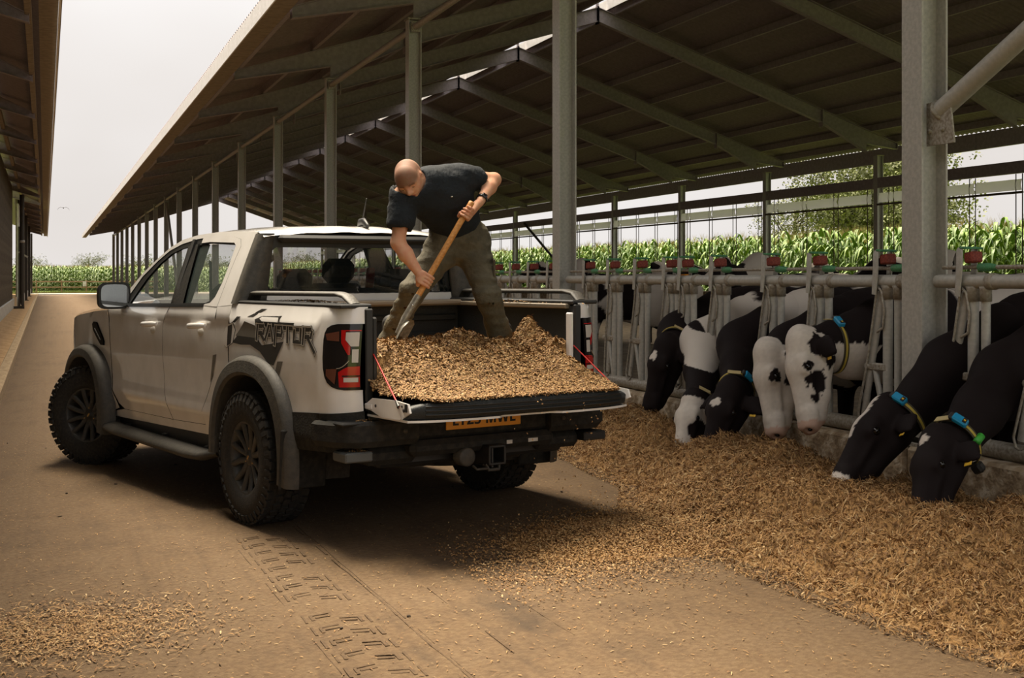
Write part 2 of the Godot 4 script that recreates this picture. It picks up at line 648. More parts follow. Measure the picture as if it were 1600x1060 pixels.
func barn() -> void:
	var roof := structure("roof_barn")
	tag(roof, "open barn roof of grey corrugated sheets on steel rafters", "", "", "structure")
	# rafters
	for k in range(-1, 18):
		var z := POST_Z - BAY * k
		for half in 2:
			var sg := -1.0 if half == 0 else 1.0
			var mb := MB.new()
			var apex := Vector3(13.6, rafter_y(13.6, z), z)
			var px := 13.6 + sg * 8.35
			var knee := Vector3(px, rafter_y(px, z), z)
			var hx := px - sg * 1.5
			var hin := Vector3(hx, rafter_y(hx, z), z)
			var up := Vector3.UP
			ibeam(mb, hin, apex, 0.36, 0.17, up)
			# haunch under the rafter at the post
			ibeam(mb, knee - Vector3(0, 0.26, 0), hin, 0.62, 0.17, up, 0.36)
			# cantilever that tapers to the eave
			var tx := px - 1.85
			if half == 1: tx = px + 1.0
			var tip := Vector3(tx, rafter_y(tx, z) + 0.2, z)
			ibeam(mb, tip, knee - Vector3(0, 0.02, 0), 0.17, 0.16, up, 0.38)
			# end plates
			mb.box(hin + Vector3(0, 0.12, 0), Vector3(0.03, 0.5, 0.2))
			mb.box(apex + Vector3(0, 0.16, 0), Vector3(0.03, 0.46, 0.2))
			mb.box(tip + Vector3(0, 0.09, 0), Vector3(0.015, 0.2, 0.17))
			put(mb, "rafter", M.rafter, roof)
	# purlins along the barn
	var pxs := [3.5, 4.9, 6.3, 7.7, 9.1, 10.5, 11.9, 13.1, 14.1, 15.3, 16.7, 18.1, 19.5, 20.9, 22.1, 22.9]
	for x: float in pxs:
		var mb := MB.new()
		var z0 := 4.0
		var z1 := -111.0
		mb.bar(Vector3(x, rafter_y(x, z0) + 0.47, z0), Vector3(x, rafter_y(x, z1) + 0.47, z1), 0.07, 0.18)
		put(mb, "purlin", M.rafter, roof)
	# corrugated sheets, one strip of sheets a bay
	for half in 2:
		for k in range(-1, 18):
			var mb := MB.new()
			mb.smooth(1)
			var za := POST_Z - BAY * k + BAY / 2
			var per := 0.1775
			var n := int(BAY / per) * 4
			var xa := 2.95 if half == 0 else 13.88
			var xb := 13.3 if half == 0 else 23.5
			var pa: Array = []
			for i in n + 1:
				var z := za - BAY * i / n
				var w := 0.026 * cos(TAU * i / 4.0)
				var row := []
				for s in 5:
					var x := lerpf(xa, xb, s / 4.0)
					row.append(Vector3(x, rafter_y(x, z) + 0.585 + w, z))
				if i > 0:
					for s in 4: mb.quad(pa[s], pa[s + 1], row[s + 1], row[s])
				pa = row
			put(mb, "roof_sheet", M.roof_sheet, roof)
	# eave: gutter with pale fascia
	for k in range(-1, 18):
		var za := POST_Z - BAY * k + BAY / 2
		var zb := za - BAY + 0.012
		var ya := 5.33 + drop(za)
		var yb := 5.33 + drop(zb)
		var mb := MB.new()
		mb.bar(Vector3(2.90, ya, za), Vector3(2.90, yb, zb), 0.02, 0.25)
		put(mb, "fascia", M.fascia, roof)
		var mg := MB.new()
		mg.bar(Vector3(3.06, ya - 0.10, za), Vector3(3.06, yb - 0.10, zb), 0.30, 0.02)
		mg.bar(Vector3(3.21, ya, za), Vector3(3.21, yb, zb), 0.02, 0.2)
		put(mg, "gutter", M.gutter, roof)
		var mw := MB.new()
		mw.bar(Vector3(13.88, rafter_y(13.88, za) + 0.55, za - 0.25), Vector3(13.88, rafter_y(13.88, zb) + 0.55, zb + 0.55), 0.02, 0.26)
		put(mw, "ridge_board", M.fascia, roof)
		var mr := MB.new()
		mr.bar(Vector3(13.6, rafter_y(13.6, za) + 0.36, POST_Z - BAY * k), Vector3(13.6, rafter_y(13.6, za) + 0.92, POST_Z - BAY * k), 0.06, 0.06, Vector3.RIGHT)
		put(mr, "ridge_upright", M.rafter, roof)
		mr = MB.new()
		mr.bar(Vector3(13.35, rafter_y(13.3, za) + 0.62, POST_Z - BAY * k - 0.0), Vector3(13.9, rafter_y(13.88, za) + 0.80, POST_Z - BAY * k), 0.04, 0.05)
		put(mr, "ridge_bracket", M.rafter, roof)
		# far eave: beam and gutter that hang below the sheets
		put(MB.new().bar(Vector3(23.3, 5.15 + drop(za), za), Vector3(23.3, 5.15 + drop(zb), zb), 0.1, 0.44), "far_eave_beam", M.rafter, roof)
	# posts
	for k in range(-1, 18):
		var z := POST_Z - BAY * k
		var p := thing("steel_post", "grey galvanised I-beam post of the row along the feed fence", "post", Vector3(POST_X, 0.5, z), "steel posts along the feed fence")
		post_parts(p, rafter_y(POST_X, z) - 0.5 - 0.26, true)
		if k == 0: tag(p, "broad grey I-beam post with a brace pipe bolted on, between two black cows", "post", "steel posts along the feed fence")
	for k in range(-1, 18):
		var z := POST_Z - BAY * k
		var p := thing("steel_post", "steel post on the far side of the barn in front of the maize", "post", Vector3(22.35, 0.2, z), "posts on the far side of the barn")
		post_parts(p, rafter_y(22.35, z) - 0.2 - 0.2, false)
	# pipe from post to post under the rafters, one length a bay
	for k in range(-1, 17):
		var za := POST_Z - BAY * k - 0.12
		var zb := za - BAY + 0.24
		var t := thing("tie_pipe", "slim horizontal tie pipe between two posts under the rafters", "pipe", Vector3(POST_X, 5.28, za), "tie pipes between the posts")
		var mb := MB.new()
		mb.tube([Vector3(0, drop(za) - 0.0, 0), Vector3(0, drop(zb), zb - za)], 0.05, 10)
		put(mb, "pipe", M.galv_old, t)
		var m2 := MB.new()
		m2.box(Vector3(0, drop(za), 0), Vector3(0.14, 0.16, 0.02))
		put(MB.new().box(Vector3(0, drop(zb), zb - za), Vector3(0.14, 0.16, 0.02)), "end_plate", M.galv_old, t)
		put(m2, "end_plate", M.galv_old, t)
	# slanting braces
	var br := thing("brace_pipe", "thick slanting brace pipe with bolted bracket on the broad grey post", "pipe", Vector3(POST_X, 2.58, POST_Z + 0.1))
	var b1 := MB.new()
	b1.tube([Vector3(0, 0.03, 0.07), Vector3(0, 2.55, 5.33)], 0.06, 20)
	put(b1, "pipe", M.galv, br)
	var b2 := MB.new()
	b2.slab(v2([-0.02, -0.17, 0.24, -0.17, 0.2, 0.1, -0.02, 0.1]), Transform3D(Basis(Vector3(0, 0, 1), Vector3.UP, Vector3.LEFT), Vector3(-0.02, -0.02, -0.02)), 0.012)
	put(b2, "bracket", M.galv_old, br)
	var bd := Vector3(0, 2.72, 5.68).normalized()
	put(MB.new().lathe(Vector3(0, 0.03, 0.07), bd, [[-0.02, 0.0], [-0.02, 0.075], [0.0, 0.075], [0.0, 0.0]], 16), "end_plate", M.galv_old, br)
	for s in [[0.0, -0.1], [0.12, -0.1], [0.06, 0.0]]:
		put(MB.new().lathe(Vector3(-0.03, s[1], s[0]), Vector3.LEFT, [[0.0, 0.014], [0.016, 0.014], [0.016, 0.0]], 6), "bolt", M.galv_old, br)
	var far := thing("brace_pipe", "thin slanting brace pipe between two distant posts of the feed fence row", "pipe", Vector3(POST_X, 5.1 + drop(-61), -60.6))
	var fb := MB.new()
	fb.tube([Vector3.ZERO, Vector3(0, -4.2, 5.6)], 0.06, 8)
	put(fb, "pipe", M.galv_old, far)
	var fr := thing("brace_pipe", "dark slanting brace bar across the far side opening of the barn", "pipe", Vector3(22.14, 4.2, -58.9))
	var f2 := MB.new()
	f2.tube([Vector3.ZERO, Vector3(0, -3.2, 7.0)], 0.06, 8)
	put(f2, "pipe", M.dark_steel, fr)
	# far side: beam, rolled curtain, cords
	for k in range(0, 17):
		var za := POST_Z - BAY * k - 0.12
		var zb := za - BAY + 0.24
		var bm := thing("side_beam", "dark horizontal beam between posts over the open far side", "beam", Vector3(22.3, 4.23, (za + zb) / 2), "beams over the far side")
		put(MB.new().box(Vector3(0, drop(za) * 0.5, 0), Vector3(0.12, 0.3, BAY - 0.2), Basis.IDENTITY, 0.01), "beam", M.rafter, bm)
		var cu := thing("rolled_curtain", "pale rolled side curtain hanging below the far beam", "curtain", Vector3(22.25, 3.78, (za + zb) / 2), "rolled curtains on the far side")
		var per := BAY / 3.6
		var i := 0
		var z := za - 0.05
		while z > zb + 0.1:
			var l := minf(per - 0.04, z - zb - 0.05)
			var cr := []
			for e in 9:
				var zz := z - l * e / 8.0 - cu.position.z
				var wob := 0.012 * sin(e * 2.4 + z)
				cr.append([Vector3(wob, 0.155 + drop(za) * 0.5, zz), Vector3(-0.03 + wob, 0.02 + drop(za) * 0.5, zz), Vector3(-wob, -0.115 + drop(za) * 0.5, zz)])
			put(MB.new().loft(cr, false, false), "curtain_fold", M.curtain, cu)
			for off: float in [0.0, 0.22]:
				put(MB.new().tube([Vector3(0.0, 0.3, z + 0.02 - off - cu.position.z), Vector3(0.0, -2.6, z + 0.02 - off - cu.position.z)], 0.014, 5), "cord", M.rope, cu)
			z -= per
		put(MB.new().tube([Vector3(-0.02, -0.17 + drop(za) * 0.5, za - cu.position.z), Vector3(-0.02, -0.17 + drop(za) * 0.5, zb - cu.position.z)], 0.03, 8), "roll_bar", M.rope, cu)
	var wl := structure("wall_far")
	put(MB.new().box(Vector3(22.62, 0.6, -54), Vector3(0.2, 0.9, 118)), "low_wall", M.concrete_wall, wl)

var post_mesh := {}
func post_parts(p: Node3D, hgt: float, near: bool) -> void:
	var mb := MB.new()
	var t := 0.016
	mb.box(Vector3(-0.1 + t / 2, hgt / 2, 0), Vector3(t, hgt, 0.2), Basis.IDENTITY, 0.003)
	mb.box(Vector3(0.1 - t / 2, hgt / 2, 0), Vector3(t, hgt, 0.2), Basis.IDENTITY, 0.003)
	mb.box(Vector3(0, hgt / 2, 0), Vector3(0.2 - 2 * t, hgt, 0.011))
	put(mb, "column", M.galv, p)
	put(MB.new().box(Vector3(0, hgt - 0.01, 0), Vector3(0.24, 0.02, 0.24)), "head_plate", M.galv_old, p)
	put(MB.new().box(Vector3(0, 0.01, 0), Vector3(0.24, 0.02, 0.24)), "foot_plate", M.galv_old, p)

func left_barn() -> void:
	var roof := structure("roof_left_barn")
	tag(roof, "overhanging roof of the neighbouring barn on the left", "", "", "structure")
	var ry := func(x: float, z: float) -> float: return 5.3 + 0.31 * (0.0 - x) + drop(z)
	for k in range(-1, 18):
		var z := POST_Z - 2.0 - BAY * k
		var mb := MB.new()
		var knee := Vector3(-1.55, ry.call(-1.55, z) - 0.05, z)
		ibeam(mb, Vector3(-0.22, ry.call(-0.22, z), z), knee, 0.12, 0.16, Vector3.UP, 0.38)
		put(mb, "rafter", M.rafter, roof)
	for x: float in [-0.24, -1.1]:
		var mb := MB.new()
		mb.bar(Vector3(x, ry.call(x, 4.0) + 0.2, 4), Vector3(x, ry.call(x, -116.0) + 0.2, -116), 0.1, 0.16)
		put(mb, "purlin", M.gutter, roof)
	var ms := MB.new()
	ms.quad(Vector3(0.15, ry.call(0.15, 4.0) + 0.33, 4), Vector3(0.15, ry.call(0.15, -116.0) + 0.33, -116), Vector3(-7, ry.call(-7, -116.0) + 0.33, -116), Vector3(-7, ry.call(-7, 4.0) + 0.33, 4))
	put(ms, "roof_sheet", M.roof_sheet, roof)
	for k in range(-1, 18):
		var za := POST_Z - 2.0 - BAY * k + BAY
		var zb := za - BAY + 0.012
		put(MB.new().bar(Vector3(0.21, ry.call(0.2, za) + 0.1, za), Vector3(0.21, ry.call(0.2, zb) + 0.1, zb), 0.025, 0.24), "fascia", M.gutter, roof)
		put(MB.new().bar(Vector3(0.195, ry.call(0.2, za) - 0.015, za), Vector3(0.195, ry.call(0.2, zb) - 0.015, zb), 0.03, 0.012), "drip_edge", M.fascia, roof)
		put(MB.new().bar(Vector3(0.05, ry.call(0.05, za), za), Vector3(0.05, ry.call(0.05, zb), zb), 0.26, 0.015), "gutter", M.gutter, roof)
	# wall: ribbed cladding on a block base
	var wl := structure("wall_left")
	tag(wl, "dark ribbed cladding wall of the left barn on a pale block base", "", "", "structure")
	for part in [[3.0, -64.0, -1.45], [-70.0, -118.0, -1.25]]:
		var mb := MB.new()
		var z: float = part[0]
		var x: float = part[2]
		var pts := []
		while z > part[1]:
			pts.append_array([Vector2(z, 0.0), Vector2(z - 0.13, 0.0), Vector2(z - 0.15, 0.035), Vector2(z - 0.19, 0.035), Vector2(z - 0.21, 0.0)])
			z -= 0.25
		for i in pts.size() - 1:
			mb.quad(Vector3(x + pts[i].y, 0.55, pts[i].x), Vector3(x + pts[i + 1].y, 0.55, pts[i + 1].x), Vector3(x + pts[i + 1].y, 5.75, pts[i + 1].x), Vector3(x + pts[i].y, 5.75, pts[i].x))
		mb.box(Vector3(x - 0.1, 3.15, (part[0] + part[1]) / 2), Vector3(0.1, 5.2, absf(part[0] - part[1])))
		put(mb, "cladding", M.cladding, wl)
		var zz: float = part[0]
		while zz > part[1]:
			put(MB.new().box(Vector3(x + 0.02, 0.32, zz - 1.0), Vector3(0.16, 0.46, 1.985), Basis.IDENTITY, 0.01), "block", M.pale_panel, wl)
			zz -= 2.0
	var dr := structure("door_1", Vector3(-1.2, 0.15, -66))
	tag(dr, "tall pale sliding door panel on the left barn", "", "", "structure")
	put(MB.new().box(Vector3(0, 2.45, -0.6), Vector3(0.08, 4.9, 3.2), Basis.IDENTITY, 0.01), "panel", M.pale_panel, dr)
	put(MB.new().box(Vector3(0.07, 1.9, 1.06), Vector3(0.1, 3.8, 0.14), Basis.IDENTITY, 0.01), "edge_post", M.dark_steel, dr)
	put(MB.new().bar(Vector3(0.04, 2.6, 1.2), Vector3(0.45, 2.35, 1.2), 0.08, 0.08), "bracket", M.galv_old, dr)
	var dp := thing("downpipe", "dark rainwater downpipe on the left barn wall", "pipe", Vector3(-0.98, 0.12, -62.5))
	put(MB.new().tube([Vector3(0, 5.2, 0), Vector3(0, 0.3, 0), Vector3(0.05, 0.05, 0), Vector3(-0.35, 0.02, 0)], 0.1, 10), "pipe", M.dark_steel, dp)
	put(MB.new().lathe(Vector3(0, 3.0, 0), Vector3.UP, [[0, 0.1], [0.02, 0.125], [0.1, 0.125], [0.12, 0.1]], 12), "collar", M.galv_old, dp)
	for z: float in [-84.0, -101.0, -117.8]:
		var p := thing("wall_post", "dark steel post against the far end of the left barn wall", "post", Vector3(-1.08, 0.12, z), "dark posts along the left barn wall")
		put(MB.new().box(Vector3(0, 2.6, 0), Vector3(0.16, 5.2, 0.22), Basis.IDENTITY, 0.01), "column", M.dark_steel, p)
		put(MB.new().box(Vector3(0, 0.02, 0), Vector3(0.3, 0.04, 0.3)), "foot_plate", M.dark_steel, p)


# ---------------------------------------------------------------- feed fence with self-locking gates
func feed_fence() -> void:
	var fx := POST_X
	# one lock, built once: lies on the plane x = fx, z along the fence, its lever at z = 0
	var parts := []   # [name, mesh, material]
	for s in [[0.055, 0.033], [0.165, 0.027]]:
		parts.append(["upright", MB.new().tube([Vector3(0, 0.56, s[0]), Vector3(0, 1.5, s[0])], s[1], 10).mesh(), M.galv])
		parts.append(["socket", MB.new().lathe(Vector3(0, 1.42, s[0]), Vector3.UP, [[0, s[1]], [0.0, s[1] + 0.008], [0.07, s[1] + 0.008], [0.09, s[1] + 0.014], [0.09, 0]], 10).mesh(), M.galv_old])
	parts.append(["lower_stay", MB.new().tube([Vector3(-0.01, 0.95, -0.07), Vector3(-0.01, 0.6, 0.04)], 0.02, 8).mesh(), M.galv])
	parts.append(["pivot_plate", MB.new().box(Vector3(-0.01, 0.965, -0.03), Vector3(0.05, 0.05, 0.2), Basis.IDENTITY, 0.008).mesh(), M.galv_old])
	parts.append(["pivot_bolt", MB.new().lathe(Vector3(-0.03, 0.965, -0.12), Vector3.LEFT, [[0, 0.022], [0.02, 0.022], [0.02, 0.0]], 8).mesh(), M.galv_old])
	# lever over the rail: two slotted plates with a red catch between them
	for sx: float in [-1.0, 1.0]:
		parts.append(["lever_plate", MB.new().tube([Vector3(sx * 0.055, 1.45, -0.02), Vector3(sx * 0.055, 1.60, -0.005), Vector3(sx * 0.055, 1.73, 0.0), Vector3(sx * 0.055, 1.745, 0.0)], [0.026, 0.03, 0.03, 0.016], 10, true, Vector2(1.0, 0.3), Vector3.BACK).mesh(), M.galv])
	parts.append(["catch_block", MB.new().box(Vector3(0, 1.685, 0.055), Vector3(0.085, 0.065, 0.075), Basis(Vector3.RIGHT, -0.1), 0.008).mesh(), M.red_box])
	parts.append(["catch_cap", MB.new().box(Vector3(0, 1.742, 0.035), Vector3(0.13, 0.014, 0.06), Basis(Vector3.RIGHT, 0.08), 0.004).mesh(), M.green_tab])
	parts.append(["rod_sleeve", MB.new().lathe(Vector3(0, 1.625, 0.1), Vector3.BACK, [[0, 0.013], [0.01, 0.024], [0.1, 0.026], [0.16, 0.014]], 8).mesh(), M.green_tab])
	# swinging arm in two poses: open (leaning) and shut (upright)
	var arms := []
	for pose in 2:
		var a := [Vector3(0, 1.47, -0.005), Vector3(-0.01, 0.97, -0.115), Vector3(-0.01, 0.63, -0.19)] if pose == 0 else [Vector3(0, 1.47, -0.01), Vector3(-0.01, 0.97, -0.075), Vector3(-0.01, 0.63, -0.085)]
		var wire := [a[0] + Vector3(-0.035, -0.0, -0.015), a[0] + Vector3(-0.04, 0.03, 0.01), a[0] + Vector3(-0.04, -0.0, 0.045), a[0] + Vector3(-0.04, -0.13, 0.075), a[0] + Vector3(-0.04, -0.24, 0.06), a[0] + Vector3(-0.04, -0.27, -0.005)]
		var wire2 := [a[0] + Vector3(-0.035, -0.0, -0.015), a[0].lerp(a[1], 0.5) + Vector3(-0.035, 0, -0.005), a[1] + Vector3(-0.035, 0, 0.0), a[2] + Vector3(-0.03, 0.02, -0.03), a[2] + Vector3(-0.03, -0.04, -0.01), a[2] + Vector3(-0.03, -0.05, 0.03), a[2] + Vector3(-0.03, 0.0, 0.09), a[2] + Vector3(-0.03, 0.09, 0.08)]
		arms.append([["swing_arm", MB.new().tube(a, [0.034, 0.030, 0.028], 10, true, Vector2(1.0, 0.7), Vector3.BACK).mesh(), M.galv],
			["release_wire", MB.new().tube(wire, 0.009, 6).mesh(), M.galv_old],
			["guide_wire", MB.new().tube(wire2, 0.009, 6).mesh(), M.galv_old]])
	var spots := [
		[-1, [-6.34, -5.68, -5.05, -4.4, -3.8]],
		[0, [-7.17, -7.96, -8.59, -9.41, -9.98, -10.28, -10.88, -11.49, -12.09]],
		[1, [-13.1, -13.7, -14.3, -14.9, -15.5, -16.1, -16.7, -17.3, -17.9, -18.4]],
		[2, [-19.1, -19.7, -20.3, -20.9, -21.5, -22.1, -22.7, -23.3, -23.9, -24.4]],
		[3, [-25.1, -25.7, -26.3, -26.9, -27.5, -28.1, -28.7, -29.3, -29.9, -30.4]]]
	var lab := ["self-locking feed fence holding the two big black cows beside the brace pipe post", "self-locking feed fence with five cows' heads through it, left of the broad post",
		"self-locking feed fence seen behind the man and the pickup's bed", "self-locking feed fence beyond the pickup's cab, next past the man's bay", "self-locking feed fence far beyond the pickup's cab, seen through its side windows"]
	for si in spots.size():
		var k: int = spots[si][0]
		var za := POST_Z - BAY * k - 0.13
		var zb := za - BAY + 0.26
		var f := thing("feed_fence", lab[si], "fence", Vector3(fx, 0, 0), "self-locking feed fences between the posts")
		put(MB.new().tube([Vector3(0, 1.54, za), Vector3(0, 1.54, zb)], 0.042, 16), "top_rail", M.galv, f)
		put(MB.new().tube([Vector3(0, 0.555, za), Vector3(0, 0.555, zb)], 0.052, 16), "bottom_rail", M.galv_old, f)
		put(MB.new().tube([Vector3(0, 1.625, za - 0.05), Vector3(0, 1.625, zb + 0.05)], 0.013, 8), "locking_rod", M.galv_old, f)
		put(MB.new().tube([Vector3(0, 1.54, za), Vector3(0, 1.58, za + 0.05), Vector3(0, 1.62, za + 0.02), Vector3(0, 1.625, za - 0.06)], 0.02, 8), "rod_hook", M.galv_old, f)
		var i := 0
		for z: float in spots[si][1]:
			put(MB.new().lathe(Vector3(0, 1.54, z + 0.22), Vector3.BACK, [[-0.03, 0.042], [-0.025, 0.05], [0.025, 0.05], [0.03, 0.042]], 14), "clamp_ring", M.galv_old, f)
			var lk := Node3D.new()
			lk.name = "lock"
			lk.position = Vector3(0, 0, z)
			f.add_child(lk, true)
			var open: bool = (i % 3 != 1) or k != 0
			for p in parts: putm(p[1], p[0], p[2], lk)
			for p in arms[0 if open else 1]: putm(p[1], p[0], p[2], lk)
			i += 1
		if k == 0:
			put(MB.new().box(Vector3(0, 1.585, -10.0), Vector3(0.04, 0.012, 0.12), Basis.IDENTITY, 0.003), "orange_mark", M.orange_tag, f)

# ---------------------------------------------------------------- pickup
const RC := 0.17          # radius of the rear corners
func body_w(y: float) -> float:
	if y < 1.31:
		var t := y - 0.95
		return 0.935 - (0.2 if t > 0 else 0.15) * t * t
	return 0.909 - 0.36 * (y - 1.31) - 0.05 * (y - 1.31) * (y - 1.31)

# the pickup's side as a surface: u runs along the side (x, then round the rear corner), y up
func side_pt(u: float, y: float, sg: float, out := 0.0) -> Vector3:
	var w := body_w(y)
	var x := u
	# shoulder crease, a shallow hollow below it
	if y < 1.31 and u > -0.9 and u < 3.4:
		w += 0.010 * exp(-pow((y - 1.235) / 0.03, 2.0)) - 0.014 * exp(-pow((y - 0.80) / 0.16, 2.0)) + 0.012 * exp(-pow((y - 0.60) / 0.06, 2.0))
	if u < -0.95:
		var t := minf((-0.95 - u) / RC, PI / 2)
		x = -0.95 - (RC + out) * sin(t)
		w = w - RC + (RC + out) * cos(t)
	else:
		if u > 3.7:
			var f := (u - 3.7) / 0.5
			w -= 0.09 * f * f
		w += out
	return Vector3(x, y, sg * w)

func arc(cx: float, cy: float, r: float, a0: float, a1: float, n := 14) -> Array:
	var p := []
	for i in n + 1:
		var a := deg_to_rad(lerpf(a0, a1, float(i) / n))
		p.append_array([cx + r * cos(a), cy + r * sin(a)])
	return p

func side_sheet(t: Node3D, called: String, m: Material, sg: float, poly: Array, out := 0.0, lip := 0.02, holes := [], cell := 0.06) -> MeshInstance3D:
	var mb := MB.new()
	var hs := []
	for h in holes: hs.append(v2(h))
	var outline := v2(poly)
	if m == M.paint:
		# narrow the shut lines
		var grown := Geometry2D.offset_polygon(outline, 0.0035 if not Geometry2D.is_polygon_clockwise(outline) else 0.0035)
		if grown.size() == 1:
			outline = grown[0]
			for k in outline.size(): outline[k].x = maxf(outline[k].x, -1.214)
	sheet(mb, outline, func(u: float, y: float) -> Vector3: return side_pt(u, y, sg, out), cell, hs, lip, Vector3(0, 0, -sg))
	return put_sheet(mb, called, m, t)

const TRUCK_AT := Vector3(2.1185, 0.0638, -8.2132)
func truck_basis() -> Basis:
	var fw := Vector3(-0.25047685, -0.00100191, -0.96812207)
	var up := Vector3(-0.00399997, 0.999992, 0.0)
	return Basis(fw, up, fw.cross(up))

const FW := 3.40   # front wheel centre
const RW := 0.03

func truck() -> void:
	var t := thing("pickup_truck", "white double cab pickup with black wheel arches, tailgate down, feed on its bed", "pickup", TRUCK_AT)
	t.basis = truck_basis()
	var fwin := [2.46, 1.30, 2.38, 1.375, 2.25, 1.50, 2.09, 1.605, 1.91, 1.68, 1.74, 1.713, 1.60, 1.725, 1.575, 1.65, 1.555, 1.49, 1.53, 1.315]
	var rwin := [1.40, 1.735, 1.2, 1.742, 0.70, 1.72, 0.693, 1.63, 0.70, 1.47, 0.72, 1.40, 0.79, 1.355, 0.90, 1.33, 1.30, 1.325]
	var tail := [-1.20, 1.245, -1.06, 1.245, -1.02, 1.238, -0.99, 1.222, -0.972, 1.195, -0.965, 1.16, -0.964, 1.06, -0.970, 1.0, -0.985, 0.95, -1.005, 0.92, -1.035, 0.898, -1.07, 0.886, -1.11, 0.88, -1.20, 0.88]
	for sg: float in [-1.0, 1.0]:
		side_sheet(t, "front_fender", M.paint, sg, [2.95, 0.425, 2.74, 0.47, 2.85, 0.60, 2.885, 0.75, 2.885, 1.05, 2.925, 1.16, 2.955, 1.245, 3.3, 1.225, 3.7, 1.19, 4.1, 1.14, 4.18, 1.05, 4.19, 0.80] + arc(FW, 0.37, 0.53, 54, 178))
		var fd := side_sheet(t, "front_door", M.paint, sg, [2.60, 0.475, 2.73, 0.51, 2.83, 0.61, 2.868, 0.75, 2.868, 1.05, 2.90, 1.15, 2.935, 1.245, 2.62, 1.285, 1.55, 1.298, 1.655, 1.17, 1.66, 0.8, 1.645, 0.67, 1.52, 0.492])
		var rd := side_sheet(t, "rear_door", M.paint, sg, [1.505, 0.492, 1.632, 0.67, 1.648, 0.8, 1.643, 1.17, 1.535, 1.298, 0.655, 1.312, 0.64, 1.1, 0.635, 1.0, 0.70, 0.86, 0.83, 0.70, 0.90, 0.60, 0.88, 0.515])
		side_sheet(t, "sill", M.paint, sg, [2.98, 0.415, 2.62, 0.465, 1.5, 0.482, 0.87, 0.505, 0.60, 0.505, 0.62, 0.455, 2.9, 0.395])
		side_sheet(t, "cab_corner", M.paint, sg, [0.648, 1.312, 0.632, 1.1, 0.627, 1.0, 0.69, 0.855, 0.82, 0.692, 0.89, 0.597, 0.87, 0.512] + arc(RW, 0.40, 0.57, 10, 47, 6) + [0.415, 1.33])
		side_sheet(t, "bed_side", M.paint, sg, [0.40, 1.335, -1.217, 1.335, -1.217, 0.765, -0.48, 0.715] + [RW - 0.48, 0.715] + arc(RW, 0.40, 0.57, 146, 50), 0.0, 0.02, [tail])
		side_sheet(t, "door_frame", M.black_trim, sg, [2.60, 1.285, 2.36, 1.508, 2.14, 1.628, 1.96, 1.703, 1.76, 1.748, 1.48, 1.778, 1.2, 1.788, 0.8, 1.778, 0.66, 1.758, 0.615, 1.712, 0.638, 1.56, 0.655, 1.315], -0.004, 0.02, [fwin, rwin])
		side_sheet(t, "door_frame_top", M.paint, sg, [0.66, 1.757, 0.8, 1.777, 1.2, 1.787, 1.36, 1.783, 1.36, 1.752, 1.2, 1.757, 0.75, 1.742, 0.70, 1.72, 0.693, 1.6, 0.70, 1.47, 0.74, 1.37, 0.80, 1.33, 0.90, 1.318, 0.657, 1.314, 0.64, 1.56, 0.617, 1.712], 0.001, 0.01)
		side_sheet(t, "cab_side", M.paint, sg, [2.72, 1.28, 2.58, 1.40, 2.37, 1.545, 2.15, 1.655, 1.97, 1.73, 1.77, 1.78, 1.48, 1.808, 1.1, 1.818, 0.8, 1.814, 0.42, 1.80, 0.415, 1.33, 0.648, 1.315, 0.632, 1.56, 0.608, 1.712, 0.655, 1.764, 0.8, 1.784, 1.2, 1.794, 1.48, 1.784, 1.76, 1.754, 1.97, 1.708, 2.15, 1.633, 2.37, 1.513, 2.61, 1.287])
		side_sheet(t, "front_window", M.glass, sg, fwin, -0.012, 0.0)
		side_sheet(t, "rear_side_window", M.glass, sg, rwin, -0.012, 0.0)
		side_sheet(t, "pillar_cover", M.black_plastic, sg, [1.60, 1.735, 1.41, 1.745, 1.29, 1.318, 1.535, 1.308, 1.56, 1.49, 1.58, 1.65], 0.003, 0.01)
		side_sheet(t, "belt_trim", M.black_trim, sg, [2.62, 1.275, 2.62, 1.302, 0.90, 1.33, 0.90, 1.305], 0.004, 0.01)
		side_sheet(t, "lower_quarter", M.black_plastic, sg, [-0.47, 0.712, -1.217, 0.762, -1.217, 0.60, -1.0, 0.53, -0.50, 0.50, RW - 0.55, 0.55], 0.006, 0.02)
		# handles
		for hx: Array in [[fd, 2.06, 1.76, 1.153], [rd, 1.10, 0.80, 1.17]]:
			var pts := []
			for i in 9:
				var f := i / 8.0
				pts.append(side_pt(lerpf(hx[1], hx[2], f), hx[3] + 0.012 * f, sg, 0.012 + 0.032 * pow(sin(PI * f), 0.5)))
			put(MB.new().tube(pts, [0.010, 0.016, 0.017, 0.017, 0.017, 0.017, 0.017, 0.016, 0.010], 10, true, Vector2(1.25, 0.8)), "handle", M.paint, hx[0])
			put(MB.new().ball(side_pt((hx[1] + hx[2]) * 0.5 - 0.05, hx[3] - 0.035, sg, -0.004), Vector3(0.06, 0.03, 0.012), 14), "handle_cup", M.decal_light, hx[0])
		# vent behind the front wheel
		var vt := side_sheet(t, "side_vent", M.black_plastic, sg, [3.33, 1.12, 3.30, 1.14, 3.22, 1.135, 3.05, 1.02, 3.02, 0.985, 3.03, 0.955, 3.10, 0.955, 3.30, 1.07], 0.012, 0.02)
		for i in 3:
			var a := side_pt(3.24 - 0.055 * i, 1.085 - 0.03 * i, sg, 0.013)
			put(MB.new().bar(a, a + Vector3(-0.05, -0.03, 0), 0.008, 0.012, Vector3(0, 0, 1)), "louvre", M.flare, vt)
